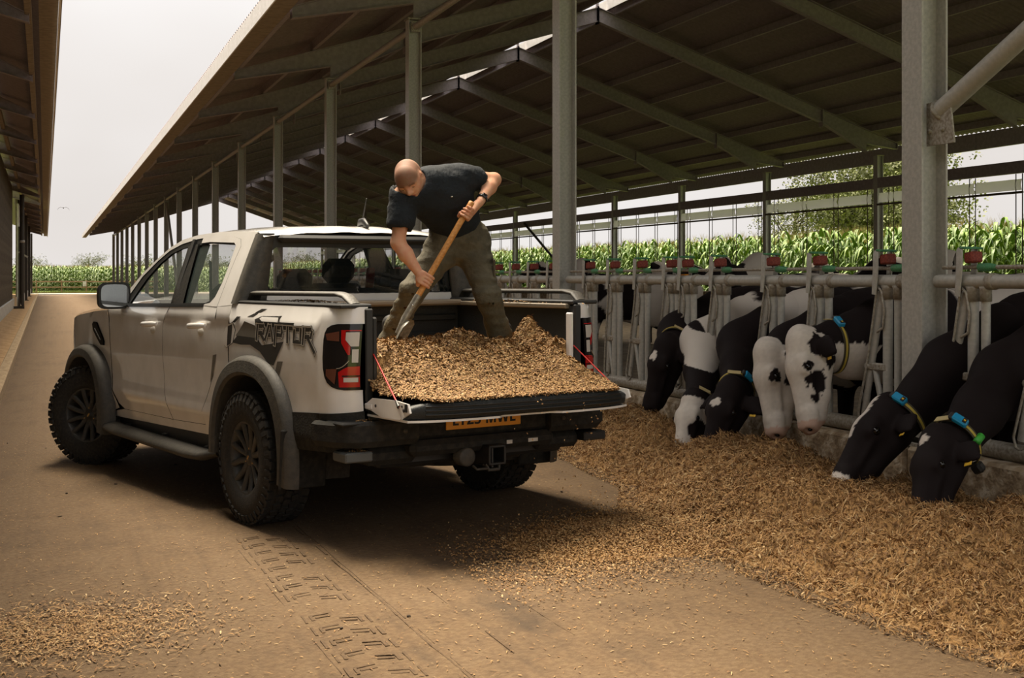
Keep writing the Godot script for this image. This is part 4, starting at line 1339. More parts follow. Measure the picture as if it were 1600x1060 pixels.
func cabin(t: Node3D) -> void:
	var inn := Node3D.new()
	inn.name = "cabin"
	t.add_child(inn, true)
	put(MB.new().box(Vector3(1.6, 0.62, 0), Vector3(2.5, 0.05, 1.6)), "cabin_floor", M.underbody, inn)
	for sg: float in [-1.0, 1.0]:
		put(MB.new().box(Vector3(1.55, 0.97, sg * 0.80), Vector3(2.3, 0.62, 0.04), Basis.IDENTITY, 0.02), "door_lining", M.seat, inn)
		put(MB.new().bar(Vector3(1.50, 1.30, sg * 0.85), Vector3(1.50, 1.76, sg * 0.69), 0.05, 0.12), "pillar_lining", M.seat, inn)
		# front seats
		var st := put(MB.new().box(Vector3(1.55, 1.15, sg * 0.38), Vector3(0.16, 0.62, 0.48), Basis(Vector3.BACK, 0.22), 0.06), "front_seat", M.seat, inn)
		put(MB.new().box(Vector3(1.80, 0.85, sg * 0.38), Vector3(0.5, 0.16, 0.5), Basis.IDENTITY, 0.05), "front_seat_base", M.seat, inn)
		put(MB.new().box(Vector3(1.44, 1.55, sg * 0.38), Vector3(0.11, 0.19, 0.27), Basis(Vector3.BACK, 0.1), 0.05), "headrest", M.seat, inn)
		put(MB.new().box(Vector3(0.55, 1.475, sg * 0.40), Vector3(0.10, 0.17, 0.26), Basis(Vector3.BACK, 0.08), 0.05), "headrest", M.seat, inn)
		var hoop := []
		for i in 9:
			var a := PI * i / 8
			hoop.append(Vector3(0.80, 1.50 + 0.1 * sin(a), sg * 0.72 + 0.0) + Vector3(0.06 * cos(a), 0, 0))
		put(MB.new().tube(hoop, 0.014, 8), "grab_handle", M.black_trim, inn)
		# belt strap
		put(MB.new().bar(Vector3(1.30, 1.62, sg * 0.70), Vector3(1.50, 1.0, sg * 0.62), 0.05, 0.004, Vector3(0, 0, 1)), "seat_belt", M.seat, inn)
	put(MB.new().box(Vector3(0.55, 1.12, 0), Vector3(0.16, 0.62, 1.36), Basis(Vector3.BACK, 0.16), 0.06), "rear_bench", M.seat, inn)
	put(MB.new().box(Vector3(0.75, 1.42, 0.28), Vector3(0.04, 0.3, 0.06), Basis(Vector3.BACK, 0.16), 0.01), "red_trim", M.seat_red, inn)
	put(MB.new().box(Vector3(2.50, 1.12, 0), Vector3(0.5, 0.36, 1.5), Basis(Vector3.BACK, 0.2), 0.1), "dashboard", M.seat, inn)
	var wheel_pts := []
	for i in 25:
		var a := TAU * i / 24
		wheel_pts.append(Vector3(2.12, 1.22, 0.38) + Basis(Vector3.BACK, 0.4) * Vector3(0, 0.19 * cos(a), 0.19 * sin(a)))
	put(MB.new().tube(wheel_pts, 0.016, 8, false), "steering_wheel", M.black_trim, inn)
	put(MB.new().box(Vector3(2.05, 1.66, 0), Vector3(0.05, 0.08, 0.24), Basis.IDENTITY, 0.02), "inside_mirror", M.black_trim, inn)
	put(MB.new().box(Vector3(1.2, 1.79, 0), Vector3(1.5, 0.02, 1.26)), "head_lining", M.seat, inn)

var wheel_parts := []
func wheel(t: Node3D, c: Vector3, steer: float, sg: float) -> void:
	if wheel_parts.is_empty():
		# along +z = outwards
		var R := 0.41
		wheel_parts.append(["tyre", MB.new().lathe(Vector3.ZERO, Vector3.BACK, [[-0.13, 0.225], [-0.142, 0.25], [-0.146, 0.31], [-0.138, 0.365], [-0.118, 0.393], [-0.09, R - 0.012], [0.09, R - 0.012], [0.118, 0.393], [0.138, 0.365], [0.146, 0.31], [0.142, 0.25], [0.128, 0.225], [0.10, 0.215], [-0.10, 0.215], [-0.13, 0.225]], 64).mesh(), M.tyre, ""])
		var tb := MB.new()
		var n := 40
		for i in n:
			for row in 5:
				var a := TAU * (i + (0.5 if row % 2 else 0.0)) / n
				var z := (row - 2) * 0.052
				var wv: float = 0.044 if row in [1, 2, 3] else 0.05
				var r := R - 0.006 if row in [1, 2, 3] else R - 0.012
				var bs := Basis(Vector3.BACK, a) * Basis(Vector3.RIGHT, 0.25 if row % 2 else -0.25)
				if row in [0, 4]: bs = Basis(Vector3.BACK, a) * Basis(Vector3.UP, 0.35 * signf(z))
				tb.box(Basis(Vector3.BACK, a) * Vector3(r, 0, z * (1.08 if row in [0, 4] else 1.0)), Vector3(0.014, 0.046, wv), bs)
			# lugs down the shoulder
			for s: float in [-1.0, 1.0]:
				var a2 := TAU * (i + 0.25) / n
				tb.box(Basis(Vector3.BACK, a2) * Vector3(0.372, 0, s * 0.137), Vector3(0.045, 0.028 if i % 2 else 0.04, 0.012), Basis(Vector3.BACK, a2) * Basis(Vector3.UP, s * 0.35))
		wheel_parts.append(["tread", tb.mesh(), M.tyre, "stuff"])
		wheel_parts.append(["rim", MB.new().lathe(Vector3.ZERO, Vector3.BACK, [[-0.1, 0.20], [0.04, 0.195], [0.112, 0.212], [0.122, 0.232], [0.130, 0.230], [0.122, 0.214], [0.105, 0.206], [0.03, 0.185], [-0.1, 0.18]], 48).mesh(), M.rim, ""])
		wheel_parts.append(["brake_disc", MB.new().lathe(Vector3.ZERO, Vector3.BACK, [[-0.02, 0.0], [-0.02, 0.165], [0.0, 0.165], [0.0, 0.0]], 32).mesh(), M.underbody, ""])
		wheel_parts.append(["hub", MB.new().lathe(Vector3.ZERO, Vector3.BACK, [[0.02, 0.07], [0.085, 0.062], [0.098, 0.05], [0.100, 0.03], [0.104, 0.03], [0.104, 0.0]], 24).mesh(), M.rim, ""])
		for i in 6:
			var a := TAU * i / 6
			for s: float in [-1.0, 1.0]:
				var b := Basis(Vector3.BACK, a)
				var m := MB.new()
				m.tube([b * Vector3(0.045, s * 0.018, 0.08), b * Vector3(0.12, s * 0.030, 0.092), b * Vector3(0.212, s * 0.062, 0.108)], [0.024, 0.021, 0.024], 8, true, Vector2(0.8, 1.0), Vector3.BACK)
				wheel_parts.append(["spoke", m.mesh(), M.rim, ""])
			var b2 := Basis(Vector3.BACK, a + TAU / 12)
			wheel_parts.append(["wheel_nut", MB.new().lathe(b2 * Vector3(0.057, 0, 0.085), Vector3.BACK, [[0, 0.009], [0.012, 0.009], [0.016, 0.0]], 6).mesh(), M.gold if i % 2 else M.rim, ""])
		wheel_parts.append(["hub_badge", MB.new().box(Vector3(0, 0, 0.105), Vector3(0.034, 0.012, 0.004), Basis(Vector3.BACK, 0.9), 0.001).mesh(), M.gold, ""])
	var w := Node3D.new()
	w.name = "wheel"
	t.add_child(w, true)
	w.position = c
	w.basis = Basis(Vector3.UP, steer) * (Basis.IDENTITY if sg > 0 else Basis(Vector3.UP, PI))
	for p in wheel_parts:
		var o := putm(p[1], p[0], p[2], w)
		if p[3]: o.set_meta("kind", p[3])

# ---------------------------------------------------------------- smooth bodies: tapered bones blended on a grid, skinned as surface nets
class Blob:
	var lo: Vector3
	var c: float
	var nx: int
	var ny: int
	var nz: int
	var g := PackedFloat32Array()
	func _init(a: Vector3, b: Vector3, cell: float) -> void:
		lo = a
		c = cell
		nx = int(ceil((b.x - a.x) / cell)) + 1
		ny = int(ceil((b.y - a.y) / cell)) + 1
		nz = int(ceil((b.z - a.z) / cell)) + 1
		g.resize(nx * ny * nz)
		g.fill(9.0)
	# bone from a to b with radii ra, rb; k blends; axis/sq squeeze it along one direction; cut digs it out instead
	func bone(a: Vector3, b: Vector3, ra: float, rb: float, k := 0.03, axis := Vector3.ZERO, sq := 1.0, cut := false) -> void:
		var m := maxf(ra, rb) * maxf(1.0, sq) + k + c * 2.5
		var q0 := a.min(b) - Vector3(m, m, m) - lo
		var q1 := a.max(b) + Vector3(m, m, m) - lo
		var i0 := maxi(0, int(q0.x / c)); var i1 := mini(nx - 1, int(q1.x / c) + 1)
		var j0 := maxi(0, int(q0.y / c)); var j1 := mini(ny - 1, int(q1.y / c) + 1)
		var k0 := maxi(0, int(q0.z / c)); var k1 := mini(nz - 1, int(q1.z / c) + 1)
		var inv := 1.0 / sq - 1.0
		var ab := b - a
		if sq != 1.0: ab += axis * (ab.dot(axis) * inv)
		var l2 := maxf(ab.length_squared(), 1e-9)
		var dr := rb - ra
		var scale := minf(1.0, sq)
		for i in range(i0, i1 + 1):
			for j in range(j0, j1 + 1):
				var base := (i * ny + j) * nz
				for kk in range(k0, k1 + 1):
					var p := Vector3(lo.x + i * c, lo.y + j * c, lo.z + kk * c) - a
					if sq != 1.0: p += axis * (p.dot(axis) * inv)
					var t := clampf(p.dot(ab) / l2, 0.0, 1.0)
					var d := ((p - ab * t).length() - ra - dr * t) * scale
					var o := g[base + kk]
					if cut:
						d = -d
						var h := maxf(k - absf(o - d), 0.0) / k
						g[base + kk] = maxf(o, d) + h * h * k * 0.25
					elif o > 8.0:
						g[base + kk] = d
					else:
						var h := maxf(k - absf(o - d), 0.0) / k
						g[base + kk] = minf(o, d) - h * h * k * 0.25
	func ripple(n: FastNoiseLite, amp: float, stretch := Vector3.ONE) -> void:
		var band := c * 4.0
		for i in nx:
			for j in ny:
				var base := (i * ny + j) * nz
				for k in nz:
					var v := g[base + k]
					if v < band and v > -band:
						g[base + k] = v + amp * n.get_noise_3dv((lo + Vector3(i, j, k) * c) * stretch)
	# adds the surface to a builder; paint(point) -> Color
	func skin(mb: MB, paint = null, grp := 1) -> void:
		var id := PackedInt32Array()
		id.resize(nx * ny * nz)
		id.fill(-1)
		var pts := PackedVector3Array()
		var band := c * 1.9
		var sx := ny * nz
		for i in nx - 1:
			for j in ny - 1:
				var base := (i * ny + j) * nz
				for k in nz - 1:
					var at := base + k
					var v0 := g[at]
					if v0 > band or v0 < -band: continue
					var v := [v0, g[at + sx], g[at + nz], g[at + sx + nz], g[at + 1], g[at + sx + 1], g[at + nz + 1], g[at + sx + nz + 1]]
					var neg := 0
					for q in 8:
						if v[q] < 0.0: neg += 1
					if neg == 0 or neg == 8: continue
					var sum := Vector3.ZERO
					var cnt := 0
					for e in EDGES:
						var a: float = v[e[0]]
						var b: float = v[e[1]]
						if (a < 0.0) != (b < 0.0):
							sum += CORN[e[0]].lerp(CORN[e[1]], a / (a - b))
							cnt += 1
					id[at] = pts.size()
					pts.append(lo + (Vector3(i, j, k) + sum / cnt) * c)
		var cols := PackedColorArray()
		if paint != null:
			for p in pts: cols.append(paint.call(p))
		mb.smooth(grp)
		for i in range(1, nx - 1):
			for j in range(1, ny - 1):
				var base := (i * ny + j) * nz
				for k in range(1, nz - 1):
					var at := base + k
					var v0 := g[at]
					if v0 > band or v0 < -band: continue
					var s := v0 < 0.0
					if s != (g[at + sx] < 0.0): _quad(mb, pts, cols, id[at], id[at - nz], id[at - nz - 1], id[at - 1], s)
					if s != (g[at + nz] < 0.0): _quad(mb, pts, cols, id[at], id[at - 1], id[at - sx - 1], id[at - sx], s)
					if s != (g[at + 1] < 0.0): _quad(mb, pts, cols, id[at], id[at - sx], id[at - sx - nz], id[at - nz], s)
		mb.smooth(-1)
	func _quad(mb: MB, pts: PackedVector3Array, cols: PackedColorArray, a: int, b: int, d: int, e: int, s: bool) -> void:
		if a < 0 or b < 0 or d < 0 or e < 0: return
		var q := [a, b, d, e] if s else [a, e, d, b]
		for m in [0, 2, 1, 0, 3, 2]:
			if cols.size(): mb.st.set_color(cols[q[m]])
			mb.st.add_vertex(pts[q[m]])
	const EDGES := [[0, 1], [2, 3], [4, 5], [6, 7], [0, 2], [1, 3], [4, 6], [5, 7], [0, 4], [1, 5], [2, 6], [3, 7]]
	const CORN := [Vector3(0, 0, 0), Vector3(1, 0, 0), Vector3(0, 1, 0), Vector3(1, 1, 0), Vector3(0, 0, 1), Vector3(1, 0, 1), Vector3(0, 1, 1), Vector3(1, 1, 1)]

func lin(r: float, g_: float, b: float) -> Color:
	return rgb(r, g_, b).srgb_to_linear()

# ---------------------------------------------------------------- the man
const MJ := {
	"pelvis": Vector3(-0.500, 1.768, 0.250),
	"hipR": Vector3(-0.482, 1.710, 0.170),
	"hipL": Vector3(-0.521, 1.727, 0.333),
	"kneeR": Vector3(-0.483, 1.415, -0.076),
	"ankR": Vector3(-0.239, 1.115, -0.096),
	"toeR": Vector3(-0.338, 1.037, -0.198),
	"kneeL": Vector3(-0.717, 1.373, 0.335),
	"ankL": Vector3(-0.612, 1.073, 0.517),
	"toeL": Vector3(-0.753, 1.005, 0.440),
	"waist": Vector3(-0.533, 1.887, 0.192),
	"chest": Vector3(-0.598, 2.021, 0.058),
	"neck": Vector3(-0.643, 2.097, -0.071),
	"head": Vector3(-0.654, 2.088, -0.195),
	"shR": Vector3(-0.617, 2.000, -0.214),
	"elR": Vector3(-0.632, 1.710, -0.264),
	"wrR": Vector3(-0.741, 1.519, -0.176),
	"haR": Vector3(-0.789, 1.476, -0.142),
	"shL": Vector3(-0.650, 2.119, 0.186),
	"elL": Vector3(-0.630, 2.122, 0.440),
	"wrL": Vector3(-0.780, 1.966, 0.234),
	"haL": Vector3(-0.818, 1.902, 0.148),
	"knob": Vector3(-0.845, 1.936, 0.117),
	"mid": Vector3(-0.793, 1.507, -0.136),
	"sock": Vector3(-0.725, 1.307, -0.235),
	"tip": Vector3(-0.638, 1.070, -0.292),
	"face": Vector3(-0.672, 1.983, -0.170),
	"crown": Vector3(-0.598, 2.213, -0.189),
}

func grip(b: Blob, wrist: Vector3, c: Vector3, d: Vector3, flip: float, r := 0.019) -> void:
	# a hand closed round a bar that runs along d through c
	var e0 := (wrist - c)
	e0 = (e0 - d * e0.dot(d)).normalized()
	var e1 := d.cross(e0) * flip
	var rr := r + 0.010
	var palm := c + e0 * (rr + 0.006)
	b.bone(wrist, palm.lerp(wrist, 0.35), 0.027, 0.026, 0.02)
	for i in 4:
		var off := d * ((i - 1.5) * 0.0205)
		var len: float = [0.92, 1.0, 0.96, 0.8][i]
		var kn := c + off + e0 * (rr + 0.004) + e1 * 0.020
		b.bone(wrist.lerp(palm, 0.35) + off * 0.5, kn, 0.019, 0.0125, 0.014)
		var prev := kn
		for s in 4:
			var a := 0.6 + (s + 1) * 0.78 * len
			var p := c + off + (e0 * cos(a) + e1 * sin(a)) * (rr + 0.001)
			b.bone(prev, p, 0.0105 - 0.0007 * s, 0.0100 - 0.0007 * s, 0.004)
			prev = p
	# thumb: from the side of the palm, the other way round
	var tb := wrist.lerp(palm, 0.55) - d * 0.03
	var t1 := c - d * 0.046 + e0 * (rr + 0.002) - e1 * 0.014
	var t2 := c - d * 0.040 - e1 * (rr + 0.001) + e0 * 0.004
	var t3 := c - d * 0.024 - e1 * (rr - 0.006) - e0 * 0.022
	b.bone(tb, t1, 0.018, 0.0135, 0.012)
	b.bone(t1, t2, 0.0125, 0.0115, 0.005)
	b.bone(t2, t3, 0.0115, 0.0095, 0.005)

func man() -> void:
	var tb := truck_basis()
	var foot := Vector3(-0.43, 0.98, 0.2)
	var me := thing("person", "man in dark t-shirt and olive trousers bending over a shovel on the pickup bed", "person", TRUCK_AT + tb * foot)
	me.basis = tb
	var J := {}
	for k in MJ: J[k] = MJ[k] - foot
	var cam := Vector3(-0.8523, -0.0502, -0.5207)      # towards the viewer, in the pickup's axes
	var rt := Vector3(-0.5672, -0.0038, 0.8235)
	var up := cam.cross(rt)
	if up.y < 0: up = -up
	# head axes
	var hf := (rt * -0.06 - up * 0.52 + cam * 0.85).normalized()
	var hu := (rt * -0.36 + up * 0.84 + cam * 0.42)
	hu = (hu - hf * hu.dot(hf)).normalized()
	var hl := hu.cross(hf)
	var hc: Vector3 = J.head
	var H := func(x: float, y: float, z: float) -> Vector3: return hc + hl * x + hu * y + hf * z
	var tan_skin := lin(202, 156, 124)
	var red_skin := lin(200, 140, 110)
	var hair := lin(86, 58, 40)
	var nz := fnl(9.0, 3, 3)
	var paint := func(p: Vector3) -> Color:
		var q := p - hc
		var l := Vector3(q.dot(hl), q.dot(hu), q.dot(hf))
		var c := tan_skin.lerp(red_skin, clampf(0.5 + nz.get_noise_3dv(p * 3.0), 0.0, 1.0))
		if q.length() < 0.17:
			# cropped hair on crown and back, stubble on the jaw
			var line := l.y - 0.062 + maxf(0.0, l.z) * 0.35 + absf(l.x) * 0.15
			if l.z < -0.02: line = l.y + 0.02
			if line > -0.012 + 0.01 * nz.get_noise_3dv(p * 8.0): c = c.lerp(hair, clampf((line + 0.012) / 0.03, 0.0, 0.75))
			if l.y < -0.05 and l.z > 0.0: c = c.lerp(hair, 0.35)
			if absf(l.y + 0.056) < 0.005 and absf(l.x) < 0.026 and l.z > 0.07: c = lin(150, 70, 60)
			if absf(l.y - 0.024) < 0.006 and absf(absf(l.x) - 0.032) < 0.018 and l.z > 0.06: c = c.lerp(lin(96, 66, 46), 0.7)
		return c
	var mb := MB.new()
	var ext := Vector3(0.75, 1.35, 0.8)
	# whole body
	var body := Blob.new(Vector3(-0.62, -0.05, -0.62), Vector3(0.35, 1.32, 0.5), 0.013)
	body.bone(J.pelvis, J.waist, 0.12, 0.12, 0.05)
	body.bone(J.waist, J.chest, 0.12, 0.14, 0.05)
	body.bone(J.chest, J.neck, 0.14, 0.07, 0.05)
	body.bone(J.shR, J.shL, 0.06, 0.06, 0.05)
	for s in ["R", "L"]:
		body.bone(J["hip" + s], J["knee" + s], 0.085, 0.055, 0.04)
		body.bone(J["knee" + s], J["ank" + s], 0.045, 0.032, 0.03)
		var el: Vector3 = J["el" + s]
		var sh: Vector3 = J["sh" + s]
		var wr: Vector3 = J["wr" + s]
		body.bone(sh, sh.lerp(el, 0.45), 0.06, 0.052, 0.03)
		body.bone(sh.lerp(el, 0.45), el, 0.052, 0.042, 0.03)
		body.bone(el, el.lerp(wr, 0.35), 0.043, 0.044, 0.025)
		body.bone(el.lerp(wr, 0.35), wr, 0.044, 0.027, 0.025)
	body.bone(J.neck, H.call(0, -0.05, -0.03), 0.065, 0.058, 0.03)
	body.skin(mb, paint)
	# head on a finer grid
	var hd := Blob.new(hc - Vector3(0.19, 0.19, 0.19), hc + Vector3(0.19, 0.19, 0.19), 0.0055)
	hd.bone(H.call(0, 0.030, -0.035), H.call(0, 0.036, 0.02), 0.092, 0.084, 0.03, hl, 0.89)
	hd.bone(H.call(0, 0.0, 0.03), H.call(0, -0.06, 0.05), 0.068, 0.045, 0.03, hl, 0.92)
	hd.bone(H.call(0, -0.075, 0.058), H.call(0, -0.095, 0.068), 0.030, 0.024, 0.025)
	for s: float in [-1.0, 1.0]:
		hd.bone(H.call(s * 0.048, -0.04, -0.005), H.call(s * 0.02, -0.085, 0.05), 0.028, 0.026, 0.03)
		hd.bone(H.call(s * 0.044, -0.018, 0.058), H.call(s * 0.036, -0.03, 0.07), 0.02, 0.018, 0.025)
		hd.bone(H.call(s * 0.014, 0.026, 0.093), H.call(s * 0.046, 0.024, 0.076), 0.011, 0.010, 0.018)
		hd.bone(H.call(s * 0.033, 0.004, 0.1), H.call(s * 0.034, 0.003, 0.1), 0.012, 0.012, 0.012, Vector3.ZERO, 1.0, true)
		hd.bone(H.call(s * 0.033, 0.004, 0.082), H.call(s * 0.034, 0.004, 0.082), 0.0125, 0.0125, 0.004)
		# ears
		hd.bone(H.call(s * 0.077, 0.016, -0.012), H.call(s * 0.074, -0.022, -0.004), 0.021, 0.013, 0.006, hl, 0.5)
		hd.bone(H.call(s * 0.086, 0.008, -0.003), H.call(s * 0.084, -0.006, 0.0), 0.007, 0.006, 0.006, Vector3.ZERO, 1.0, true)
		hd.bone(H.call(s * 0.012, -0.026, 0.105), H.call(s * 0.013, -0.028, 0.102), 0.009, 0.008, 0.01)
	hd.bone(H.call(0, 0.012, 0.096), H.call(0, -0.022, 0.118), 0.010, 0.0125, 0.014)
	hd.bone(H.call(-0.022, -0.052, 0.082), H.call(0.022, -0.052, 0.082), 0.010, 0.010, 0.01)
	hd.bone(H.call(-0.018, -0.064, 0.083), H.call(0.018, -0.064, 0.083), 0.009, 0.009, 0.008)
	hd.bone(H.call(-0.024, -0.058, 0.096), H.call(0.024, -0.058, 0.096), 0.005, 0.005, 0.004, Vector3.ZERO, 1.0, true)
	hd.bone(H.call(0, -0.05, -0.03), (J.neck as Vector3).lerp(H.call(0, -0.05, -0.03), 0.45), 0.058, 0.062, 0.03)
	hd.skin(mb, paint)
	# hands
	var shaft_dir: Vector3 = ((J.knob as Vector3) - (J.sock as Vector3)).normalized()
	var lowc: Vector3 = J.sock + shaft_dir * ((J.haR as Vector3) - (J.sock as Vector3)).dot(shaft_dir)
	var topc: Vector3 = J.knob - shaft_dir * 0.045
	for hnd in [[J.wrR, lowc, 1.0], [J.wrL, topc, -1.0]]:
		var mid: Vector3 = (hnd[0] + hnd[1]) * 0.5
		var b := Blob.new(mid - Vector3(0.13, 0.13, 0.13), mid + Vector3(0.13, 0.13, 0.13), 0.0042)
		grip(b, hnd[0], hnd[1], shaft_dir, hnd[2])
		b.skin(mb, paint)
	put(mb, "body", M.skin, me)
	put(MB.new().bar(H.call(-0.017, -0.057, 0.086), H.call(0.017, -0.057, 0.086), 0.006, 0.006, hf, 0.002), "teeth", M.decal_light, me)
	for s: float in [-1.0, 1.0]:
		put(MB.new().ball(H.call(s * 0.033, 0.001, 0.091), Vector3(0.0085, 0.003, 0.005), 10, Basis(hl, hu, hf)), "eye", M.eye, me)
	# shirt
	var cloth := fnl(7.0, 3, 21)
	var sb := Blob.new(Vector3(-0.62, 0.55, -0.62), Vector3(0.35, 1.32, 0.5), 0.0125)
	var side := (J.shL - J.shR).normalized() as Vector3
	var front := cam
	var mid_sh: Vector3 = (J.shL + J.shR) * 0.5
	sb.bone(J.pelvis.lerp(J.waist, 0.35), J.waist, 0.145, 0.142, 0.05, front, 0.8)
	sb.bone(J.waist, J.chest, 0.142, 0.165, 0.06, front, 0.85)
	sb.bone(J.chest, mid_sh.lerp(J.neck, 0.3), 0.165, 0.12, 0.06)
	sb.bone(J.shR.lerp(J.neck, 0.15), J.shL.lerp(J.neck, 0.1), 0.088, 0.088, 0.05)
	sb.bone(J.chest + (J.shR - J.chest) * 0.5, J.waist, 0.13, 0.135, 0.06)
	sb.bone(J.chest + (J.shL - J.chest) * 0.55, J.waist, 0.11, 0.13, 0.06)
	for s in ["R", "L"]:
		var el: Vector3 = J["el" + s]
		var sh: Vector3 = J["sh" + s]
		var f := 0.55 if s == "R" else 0.42
		sb.bone(sh, sh.lerp(el, f), 0.088, 0.088 if s == "R" else 0.076, 0.04)
		# open end of the sleeve
		sb.bone(sh.lerp(el, f + 0.24), sh.lerp(el, f + 0.62), 0.064, 0.075, 0.008, Vector3.ZERO, 1.0, true)
	# neck opening
	sb.bone(J.neck.lerp(H.call(0, -0.05, -0.03), 0.55), H.call(0, 0.0, 0.0), 0.066, 0.11, 0.01, Vector3.ZERO, 1.0, true)
	sb.ripple(cloth, 0.009, Vector3(0.8, 1.8, 0.8))
	var sm := MB.new()
	sb.skin(sm)
	var shirt := put(sm, "t_shirt", M.shirt, me)
	put(MB.new().ball(J.chest + cam * 0.165 + rt * 0.07 - up * 0.02, Vector3(0.012, 0.004, 0.004), 8), "chest_badge", M.decal_light, shirt)
	# trousers
	var tr := Blob.new(Vector3(-0.45, 0.03, -0.48), Vector3(0.42, 0.98, 0.55), 0.0125)
	tr.bone(J.pelvis.lerp(J.waist, 0.55), J.pelvis, 0.138, 0.15, 0.04, front, 0.85)
	for s in ["R", "L"]:
		var hp: Vector3 = J["hip" + s]
		var kn: Vector3 = J["knee" + s]
		var an: Vector3 = J["ank" + s]
		tr.bone(J.pelvis.lerp(hp, 0.5), hp, 0.135, 0.118, 0.05)
		tr.bone(hp, kn, 0.116, 0.078, 0.05)
		tr.bone(kn, kn.lerp(an, 0.55), 0.080, 0.070, 0.03)
		tr.bone(kn.lerp(an, 0.55), an + (an - kn).normalized() * 0.04, 0.072, 0.076, 0.02)
		tr.bone(an + (an - kn).normalized() * 0.125, an + (an - kn).normalized() * 0.2, 0.065, 0.1, 0.008, Vector3.ZERO, 1.0, true)
	tr.ripple(fnl(6.0, 2, 23), 0.012, Vector3(0.7, 2.6, 0.7))
	var tm := MB.new()
	tr.skin(tm)
	var trs := put(tm, "trousers", M.trousers, me)
	# cargo pocket on the outer thigh
	var pk: Vector3 = J.hipL.lerp(J.kneeL, 0.55) + rt * 0.085 + cam * 0.02
	put(MB.new().box(pk, Vector3(0.015, 0.17, 0.12), Basis(rt, up, cam), 0.006), "pocket", M.trousers, trs)
	# boots
	for s in ["R", "L"]:
		var an: Vector3 = J["ank" + s]
		var to: Vector3 = J["toe" + s]
		var bb := Blob.new(an.min(to) - Vector3(0.14, 0.16, 0.14), an.max(to) + Vector3(0.14, 0.2, 0.14), 0.011)
		var heel := an + Vector3(0, -0.075, 0) - (to - an).normalized() * 0.03
		bb.bone(an + Vector3(0, 0.09, 0), an + Vector3(0, -0.05, 0), 0.058, 0.058, 0.03)
		bb.bone(heel, to + Vector3(0, -0.015, 0), 0.048, 0.046, 0.03)
		var bm := MB.new()
		bb.skin(bm)
		put(bm, "boot", M.boot, me)
	# watch on the left wrist
	var wd: Vector3 = (J.elL - J.wrL).normalized()
	var wc: Vector3 = J.wrL + wd * 0.035
	var wt := put(MB.new().lathe(wc, wd, [[-0.011, 0.030], [-0.011, 0.035], [0.011, 0.036], [0.011, 0.031]], 20), "watch", M.watch, me)
	var wf := (cam * 0.8 + rt * 0.3 + up * 0.4)
	wf = (wf - wd * wf.dot(wd)).normalized()
	put(MB.new().box(wc + wf * 0.038, Vector3(0.036, 0.036, 0.012), Basis(wd, wf.cross(wd), wf), 0.006), "watch_case", M.watch, wt)
	# the shovel
	var sv := thing("shovel", "long handled shovel with pale wooden shaft and steel blade in the man's hands", "shovel", TRUCK_AT + tb * (foot + J.tip))
	sv.basis = tb
	var o: Vector3 = J.tip
	put(MB.new().tube([J.sock - shaft_dir * 0.02 - o, J.sock + shaft_dir * 0.2 - o, J.knob - o, J.knob + shaft_dir * 0.025 - o, J.knob + shaft_dir * 0.03 - o], [0.018, 0.019, 0.019, 0.019, 0.012], 14), "shaft", M.shaft_wood, sv)
	put(MB.new().tube([J.sock + shaft_dir * 0.10 - o, J.sock - shaft_dir * 0.06 - o, J.sock - shaft_dir * 0.14 + (J.tip - J.sock) * 0.1 - o], [0.021, 0.024, 0.014], 12), "socket", M.blade, sv)
	put(MB.new().lathe(J.sock + shaft_dir * 0.03 + cam * 0.021 - o, cam, [[0.0, 0.006], [0.003, 0.005], [0.004, 0.0]], 8), "rivet", M.chrome, sv)
	var bd: Vector3 = (J.tip - J.sock).normalized()
	var across := (rt * 0.30 - cam * 0.95)
	across = (across - bd * across.dot(bd)).normalized()
	var nrm := bd.cross(across)
	var rings := []
	for i in 8:
		var f := i / 7.0
		var wv := 0.10 * (smoothstep(-0.12, 0.16, f)) * (1.0 - 0.25 * pow(f, 4.0))
		var ring := []
		for k in 9:
			var s := lerpf(-1, 1, k / 8.0)
			ring.append(J.sock - o + bd * (0.06 + 0.28 * f - 0.03 * f * s * s) + across * (wv * s) + nrm * (0.035 * s * s - 0.03 * f))
		rings.append(ring)
	var bl := MB.new()
	bl.loft(rings, false, false, 1)
	var back := []
	for r in rings:
		var q := []
		for p in r: q.append(p - nrm * 0.003)
		q.reverse()
		back.append(q)
	bl.loft(back, false, false, 2)
	put(bl, "blade", M.blade, sv)

# ---------------------------------------------------------------- feed
func chip_mesh(l: float, w: float, bend: float, seg := 3) -> ArrayMesh:
	var mb := MB.new()
	mb.smooth(1)
	var prev := []
	for i in seg + 1:
		var f := float(i) / seg
		var s := (f - 0.5)
		var ww := w * (1.0 - 0.5 * pow(absf(s) * 2.0, 3.0))
		var p := Vector3(s * l, bend * (0.25 - s * s) * 4.0, 0)
		var row := [p + Vector3(0, 0.15 * ww, -ww / 2), p + Vector3(0, 0.15 * ww, ww / 2)]
		if i > 0:
			mb.quad(prev[0], prev[1], row[1], row[0])
		prev = row
	return mb.mesh()

